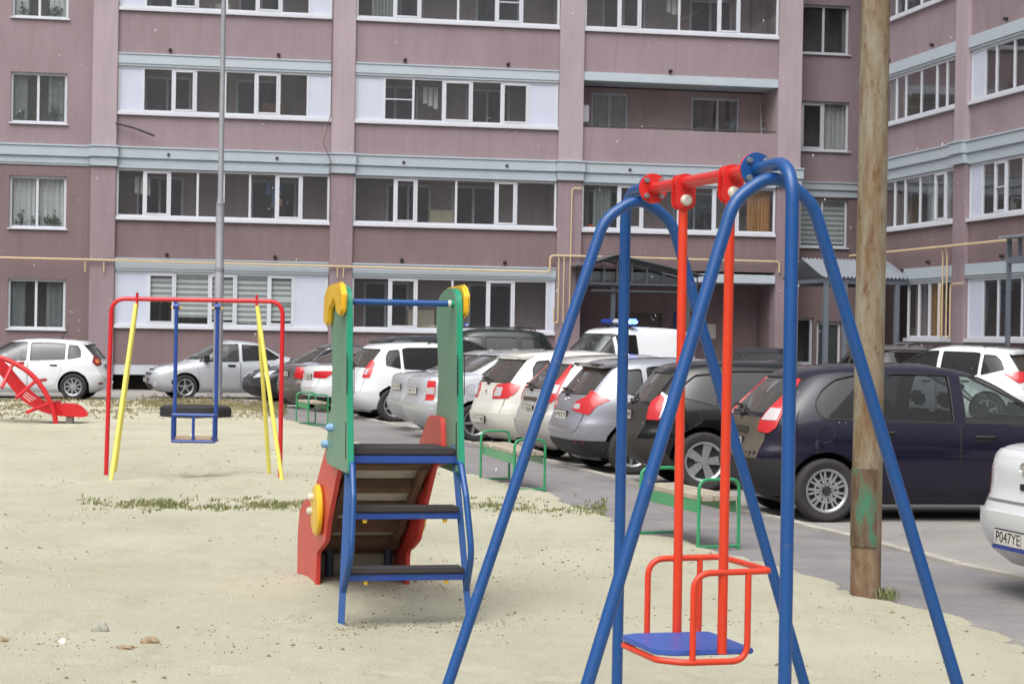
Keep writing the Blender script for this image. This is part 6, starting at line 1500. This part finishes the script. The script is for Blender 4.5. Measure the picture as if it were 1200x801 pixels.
# ------------------------------------------------------------------ the parked cars
C_white = paint('paint_white', srgb(214, 217, 220), 0, .3, .12, srgb(170, 164, 152)); C_cream = paint('paint_cream', srgb(208, 206, 199), 0, .35, .28, srgb(170, 163, 148), .9)
C_silver = paint('paint_silver', srgb(186, 190, 195), .3, .35, .25); C_beige = paint('paint_silver_dirty', srgb(184, 184, 182), .25, .38, .4, srgb(160, 153, 140), 1.0); C_grey = paint('paint_grey', srgb(146, 148, 157), .4, .32, .18)
C_black = paint('paint_black', srgb(16, 16, 18), .0, .22, .04, srgb(92, 84, 74), .8); C_plum = paint('paint_plum', srgb(24, 22, 40), .0, .24, .04, srgb(90, 82, 74), .7); C_navy = paint('paint_navy', srgb(40, 46, 56), .3, .3, .15); C_green = paint('paint_dark_green', srgb(24, 34, 32), .1, .3, .06)
C_bl2 = paint('paint_black_blue', srgb(30, 34, 44), .2, .28, .2); C_dgrey = paint('paint_taupe', srgb(96, 92, 92), .3, .38, .4)
T_mud = M('muddy_tailgate', srgb(84, 76, 66), .75, var=.25, vs=3); T_mud2 = M('muddy_black', srgb(52, 48, 45), .6, var=.25, vs=3); T_mudw = M('muddy_white', srgb(184, 180, 168), .65, var=.12, vs=4)
def G(px, py): return gnd(px, py, 0)
# plum estate, nearest of the row
c = Car('parked_car', 'dark plum estate car nearest in the row, right behind the rusty pole', 'car', 'wagon', C_plum, G(969, 612), 10, H=1.53, glassm=[G_tint, G_tint, G_clean], rearglass=G_dusty, rim=('cap', 9))
c.doors(handle=T_blk).mirrors(T_blk).tailgate(T_mud).wiper().fuel()
c.tails([(-.16, .86), (-.02, .84), (.06, .90), (.09, 1.02), (.12, 1.22), (.15, 1.36), (.09, 1.36), (.03, 1.20), (-.06, 1.08), (-.14, .96)], lens=[(-.12, .965), (.055, .965), (.075, 1.07), (-.04, 1.08)], off=.014)
c.bumper_low(.24, .60, T_blk, reach=.30, out=.012).plate(.74, .0).reflector(.04, .53)
c.box_on('tailgate_handle', 'rear', 0, .86, .32, .035, .02, T_mud2, bevel=.012)
# black crossover
c = Car('parked_car', 'black crossover with wide five spoke alloys, between the plum estate and grey hatchback', 'car', 'suv', C_black, G(825, 575), 7, L=4.3, W=1.74, H=1.50, glassm=G_tint, rim=('wide', 5), wheel_r=.34)
c.doors().mirrors().tailgate(T_mud2).wiper().fuel()
c.tails([(-.05, .80), (.12, .80), (.17, .92), (.16, 1.06), (.06, 1.10), (-.04, 1.00)], extra=[([(.10, .82), (.125, .82), (.16, .92), (.15, 1.07), (.06, 1.115), (.055, 1.09), (.13, 1.045), (.135, .93)], T_chr)])
c.bumper_low(.28, .58, T_mud2, reach=.34).plate(.84, .05)
# grey hatchback
c = Car('parked_car', 'metallic grey hatchback with sharp red corner lamps and black rear spoiler lip', 'car', 'hatch', C_grey, G(742, 556), 15, L=4.3, W=1.78, H=1.49, glassm=G_tint, rim=('five', 5), wheel_r=.315)
c.doors().mirrors().tailgate(C_grey).wiper().fuel().spoiler(C_grey, .22).antenna(2.1, .24, -.7)
c.tails([(-.30, .80), (-.24, .79), (.02, .75), (.10, .86), (.26, .94), (.14, .99), (-.02, 1.06), (-.06, .98), (-.26, .90)], lens=[(-.27, .82), (-.14, .815), (-.13, .88), (-.25, .88)])
c.bumper_low(.20, .42, T_blk, reach=.42).reflector(-.12, .40).plate(.73, .0).emblem(.94)
c.box_on('spoiler_lip', 'rear', 0, 1.38, .5, .016, .10, T_blk, .0)
# dusty silver hatchback
c = Car('parked_car', 'dusty silver hatchback with tall red lamps up the rear pillars, left of the grey one', 'car', 'wagon', C_beige, G(690, 543), 17, L=4.0, W=1.70, H=1.50, glassm=G_mid, rim=('five', 7))
c.doors().mirrors().tailgate(C_beige).wiper().fuel()
c.tails([(-.15, .84), (-.03, .82), (.05, .88), (.085, 1.02), (.115, 1.20), (.145, 1.34), (.09, 1.34), (.03, 1.18), (-.05, 1.06), (-.13, .96)], lens=[(-.125, .955), (.05, .95), (.07, 1.06), (-.04, 1.07)])
c.bumper_low(.22, .58, C_beige, reach=.36, out=.025).reflector(-.02, .50, .05, .03).box_on('tailgate_handle', 'rear', 0, .86, .3, .03, .02, T_mud, bevel=.01); c.plate(.72, .0)
# cream hatchback
c = Car('parked_car', 'dusty white hatchback with broad red and clear lamps, behind the middle bench', 'car', 'hatch', C_cream, G(638, 530), 21, L=4.05, W=1.74, H=1.53, glassm=G_tint, rim=('five', 6))
c.doors().mirrors().tailgate(C_cream).wiper().fuel().spoiler(C_cream, .12)
c.tails([(-.34, .78), (-.02, .80), (.10, .88), (.17, 1.00), (.0, 1.03), (-.28, 1.0), (-.34, .92)], lens=[(-.31, .82), (-.14, .83), (-.12, .96), (-.27, .965)])
c.bumper_low(.22, .58, C_cream, reach=.42, out=.025).plate(.47, .0).reflector(-.06, .38, .06, .03).emblem(.88)
# two silver saloons
c = Car('parked_car', 'silver saloon nearer of two identical silver tails, behind the slide panel', 'car', 'sedan', C_silver, G(557, 517), 19, L=4.28, W=1.72, H=1.52, glassm=G_clean, rim=('five', 5))
c.doors(handle=T_blk).mirrors().tailgate(C_silver).fuel().antenna(2.3)
c.tails([(-.13, .66), (.03, .66), (.05, .98), (-.10, .98)], extra=[([(-.115, .76), (.03, .76), (.035, .87), (-.11, .87)], T_clear)]); c.plate(.80, .0).bumper_low(.22, .60, C_silver, reach=.42, out=.03).reflector(-.06, .40, .05, .02, T_orange)
c = Car('parked_car', 'silver saloon farther of two identical silver tails, left of the nearer one', 'car', 'sedan', C_silver, G(533, 508), 19, L=4.28, W=1.72, H=1.50, glassm=G_mid, rim=('five', 5), npts=56)
c.doors().mirrors().tailgate(C_silver)
c.tails([(-.13, .66), (.03, .66), (.05, .98), (-.10, .98)], extra=[([(-.115, .76), (.03, .76), (.035, .87), (-.11, .87)], T_clear)]); c.plate(.80, .0).bumper_low(.22, .60, C_silver, reach=.42, out=.03).reflector(-.06, .40, .05, .02, T_orange)
# white hatchback seen between the green panels
c = Car('parked_car', 'clean white hatchback with roof rails seen between the two green slide panels', 'car', 'hatch', C_white, G(462, 494), 22, L=4.05, W=1.76, H=1.58, glassm=G_tint, rim=('five', 6), wheel_r=.33, npts=56)
c.doors().mirrors().tailgate(C_white).wiper().roof_rails(T_blk, 1.5, 2.5)
c.tails([(-.12, .86), (.05, .86), (.10, 1.0), (.10, 1.16), (.01, 1.22), (-.03, 1.14), (-.09, 1.0)], lens=[(-.09, .92), (-.01, .92), (.02, 1.05), (-.05, 1.03)]); c.bumper_low(.24, .60, C_white, reach=.42, out=.025).plate(.50, -.0).emblem(.96)
# dark crossover behind it
c = Car('parked_car', 'dark slate crossover with big red lamps, behind the left green slide panel', 'car', 'suv', C_navy, G(476, 490), 20, L=4.5, W=1.84, H=1.72, glassm=G_tint, npts=56, rim=('five', 5))
c.doors().mirrors().tailgate(C_navy).spoiler(C_navy, .2, .58).antenna(2.6, .3, -.9)
c.tails([(-.34, .98), (.02, .94), (.2, 1.06), (.14, 1.14), (-.3, 1.16)]); c.plate(.8)
# white saloon and the taupe one beyond
c = Car('parked_car', 'white saloon tail with wide red lamps, left of the left green slide panel', 'car', 'sedan', C_white, G(420, 485), 22, L=4.5, W=1.78, H=1.47, glassm=G_mid, npts=56, rim=('wide', 5))
c.doors().mirrors().tailgate(C_white)
c.tails([(-.34, .76), (.04, .76), (.24, .90), (.10, .92), (-.32, .90)]); c.plate(.78).bumper_low(.2, .36, T_blk, reach=.4)
c = Car('parked_car', 'taupe saloon tail with round red lamp, just left of the white saloon tail', 'car', 'sedan', C_dgrey, G(390, 481), 24, L=4.4, W=1.76, H=1.45, glassm=G_mid, npts=56, rim=('wide', 5))
c.doors().mirrors().tailgate(C_dgrey)
c.tails([(-.16, .72), (.04, .70), (.10, .82), (.06, .95), (-.12, .96)]); c.plate(.8)
# dark saloon facing left
c = Car('parked_car', 'black saloon with chrome window line facing left, behind the red swing frame', 'car', 'sedan', C_bl2, G(345, 474), 205, wheel=('front', 1), L=4.6, W=1.8, H=1.46, glassm=G_tint, npts=56, rim=('five', 5))
c.doors().mirrors().heads([(-.36, .62), (.10, .68), (.22, .80), (-.30, .76)]); c.emblem(.7, front=True)
p = c.sidepoly; mb = MB(); top = [(1.0, 1.07), (1.3, 1.27), (1.55, 1.37), (2.0, 1.40), (2.44, 1.39), (2.62, 1.33), (3.12, .96)]
q = []
for x, z in chaikin([(a*c.s.k[0], b_*c.s.k[2]) for a, b_ in top], 1):
    h, n, d = c.hit('left', x, z); q.append(h-d*.004)
mb.tube(q, .011, 6); mb.build('chrome_strip', T_chr, c.root)
c.bumper_low(.2, .42, T_blk, 'front', .4)
# silver saloon facing left
c = Car('parked_car', 'silver saloon facing left beside the building, behind the lamp post', 'car', 'sedan', C_silver, G(217, 467.5), 199, wheel=('front', 1), L=4.26, W=1.70, H=1.50, glassm=[G_tint, G_clean], npts=56, rim=('five', 5))
c.doors(handle=T_blk).mirrors(T_blk).heads([(-.30, .66), (.06, .66), (.24, .78), (.20, .82), (-.22, .78)]); c.bumper_low(.18, .40, C_silver, 'front', .5, .008)
c.patch('grille', rpoly([(-.42, .60), (.42, .60), (.40, .74), (-.40, .74)], .03), 'front', .012, T_blk, .015); c.patch('grille', rpoly([(-.4, .26), (.4, .26), (.42, .38), (-.42, .38)], .03), 'front', .022, T_blk, .015); c.plate(.47, front=True)
for sg in ('r', 'l'): c.patch('fog_light', [(-.1+.055*math.cos(a), .36+.055*math.sin(a)) for a in np.linspace(0, 2*PI, 13)[:-1]], 'f'+sg, .02, T_head, .02)
# white hatch at far left
c = Car('parked_car', 'white hatchback parked beside the building at the left edge, facing left', 'car', 'hatch', C_white, G(85, 468), 181, wheel=('rear', 1), L=4.25, W=1.75, H=1.48, glassm=[G_tint, G_tint, G_clean], npts=56, rim=('five', 9), wheel_r=.32)
c.doors(handle=C_white).mirrors().tailgate(C_white).spoiler(C_white, .16).antenna(1.2, .35, -.5); c.tails([(-.18, .86), (.02, .82), (.12, .92), (.05, 1.04), (-.08, 1.06), (-.18, 1.0)], lens=[(-.10, .90), (.02, .88), (.03, .97), (-.08, .99)], mat=T_red2, lensmat=T_orange); c.plate(.8).reflector(-.1, .4)
# white saloon at right edge with a readable plate
c = Car('parked_car', 'white saloon tail cut by the right edge, with number plate', 'car', 'sedan', C_white, G(1139, 690), 13, wheel=('tail', 1), L=4.35, W=1.74, H=1.50, glassm=G_mid, rim=('five', 5))
c.doors().mirrors().tailgate(C_white)
c.tails([(-.10, .66), (-.02, .60), (.03, .64), (.06, .84), (.05, 1.0), (-.03, 1.0), (-.08, .86)], mat=T_red2); c.bumper_low(.22, .60, C_white, reach=.42, out=.03).plate(.43, .0, 'P047YE').emblem(.90, .0, .06)
c.patch('chrome_strip', [(-.60, .655), (.60, .655), (.60, .675), (-.60, .675)], 'rear', .012, T_chr, .01)
c.box_on('lock', 'rear', .0, .78, .03, .022, .02, T_blk)
mb = MB()
for y in (-.55, .55):
    p, n, d = c.hit('rear', y, .40); mb.lathe([(0, .012), (.035, .012), (.04, 0)], Matrix.Translation(p) @ Matrix.Rotation(-PI/2, 4, 'Y'), 16)
mb.build('parking_sensor', T_clear, c.root)
# white crossover on the right, rear three quarter
c = Car('parked_car', 'white crossover with dark windows and red corner lamp, far right by the wing', 'car', 'suv', C_white, atY(1156, 490, 42), 141, wheel=('rear', 1), L=4.55, W=1.84, H=1.70, glassm=G_tint, npts=56, rim=('five', 5))
c.doors().mirrors().tailgate(C_white).spoiler(C_white, .2).roof_rails(T_blk, 1.0, 2.7)
c.tails([(-.36, 1.02), (.02, .94), (.30, 1.12), (.02, 1.18), (-.3, 1.16)], mat=T_red); c.bumper_low(.26, .56, T_blk, reach=.4); c.plate(.85)
# dark wagon behind the pole
c = Car('parked_car', 'dark brown wagon seen from behind, between the rusty pole and white crossover', 'car', 'suv', C_dgrey, atY(1028, 470, 46), 100, wheel=('tail', 1), L=4.6, W=1.84, H=1.70, glassm=G_tint, rearglass=G_tint, npts=56)
c.doors().mirrors().tailgate(C_dgrey).spoiler(T_blk, .12, .6).antenna(1.0, .3, 0).roof_rails(T_chr); c.tails([(-.2, .95), (.05, .9), (.12, 1.1), (-.15, 1.15)]); c.plate(.9)
# dark car facing us
c = Car('parked_car', 'black saloon facing the playground behind the plum estate, only its windscreen visible', 'car', 'sedan', C_bl2, atY(893, 470, 47), 262, wheel=('at', 0, .97), L=4.5, W=1.8, H=1.55, glassm=G_mid, npts=56)
c.doors().mirrors(); c.heads([(-.30, .66), (.06, .66), (.24, .78), (-.22, .78)]); c.plate(.47, front=True)
# dark green off-roader
c = Car('parked_car', 'dark green boxy off-roader with roof rack beside the building', 'car', 'boxsuv', C_green, atY(621, 470, 51.5), 184, wheel=('rear', 1), L=4.7, W=1.86, H=1.92, glassm=[G_tint, G_tint, G_mid], npts=56, rim=('five', 6))
c.doors(handle=T_blk).mirrors(T_blk).roof_rails(T_blk, .7, 3.0); c.tails([(-.1, .9), (.02, .9), (.03, 1.15), (-.08, 1.15)], view='r')
for x in (1.1, 1.75, 2.4): 
    mb = MB(); mb.tube([(x, -.62, 1.965), (x, .62, 1.965)], .018, 8); mb.build('roof_bar', T_blk, c.root)
# police van
c = Car('police_van', 'white police van with a blue flashing roof light bar at the entrance', 'van', 'van', C_white, atY(790, 470, 49), 208, wheel=('rear', 1), L=4.5, W=1.86, H=2.0, glassm=[G_tint, G_mid], npts=56, group=None)
c.doors(handle=T_blk).mirrors(T_blk)
m, nt, b = nodes('lamp_blue_off'); b.inputs['Base Color'].default_value = srgb(30, 64, 150); b.inputs['Roughness'].default_value = .15; M_bo = m
m, nt, b = nodes('lamp_blue_lit'); b.inputs['Base Color'].default_value = srgb(40, 70, 230); b.inputs['Emission Color'].default_value = (.05, .12, 1, 1); b.inputs['Emission Strength'].default_value = 9.0; M_bl = m
m, nt, b = nodes('led_lit'); b.inputs['Emission Color'].default_value = (.35, .5, 1, 1); b.inputs['Emission Strength'].default_value = 30; M_led = m
bx_ = 1.9; z = c.s.H
mb = MB(); mb.box(bx_-.12, bx_+.12, -.72, .72, z+.02, z+.06); bar = mb.build('light_bar', T_blk, c.root, bevel=.01)
for nm, y0, y1, mm_ in (('lamp_unlit', -.72, -.16, M_bo), ('speaker_housing', -.155, .155, M('bar_grey', srgb(190, 190, 190), .5)), ('lamp_lit', .16, .72, M_bl)):
    mb = MB(); mb.box(bx_-.115, bx_+.115, y0, y1, z+.061, z+.185); mb.build(nm, mm_, bar, bevel=.04, smooth=True)
mb = MB()
for k in range(6):
    y = .21+k*.08; mb.box(bx_-.122, bx_+.122, y, y+.045, z+.095, z+.14)
mb.build('led_row', M_led, bar)
mb = MB()
for y in (-.5, .5): mb.box(bx_-.03, bx_+.03, y-.03, y+.03, z-.04, z+.03)
mb.build('bar_foot', T_blk, bar)
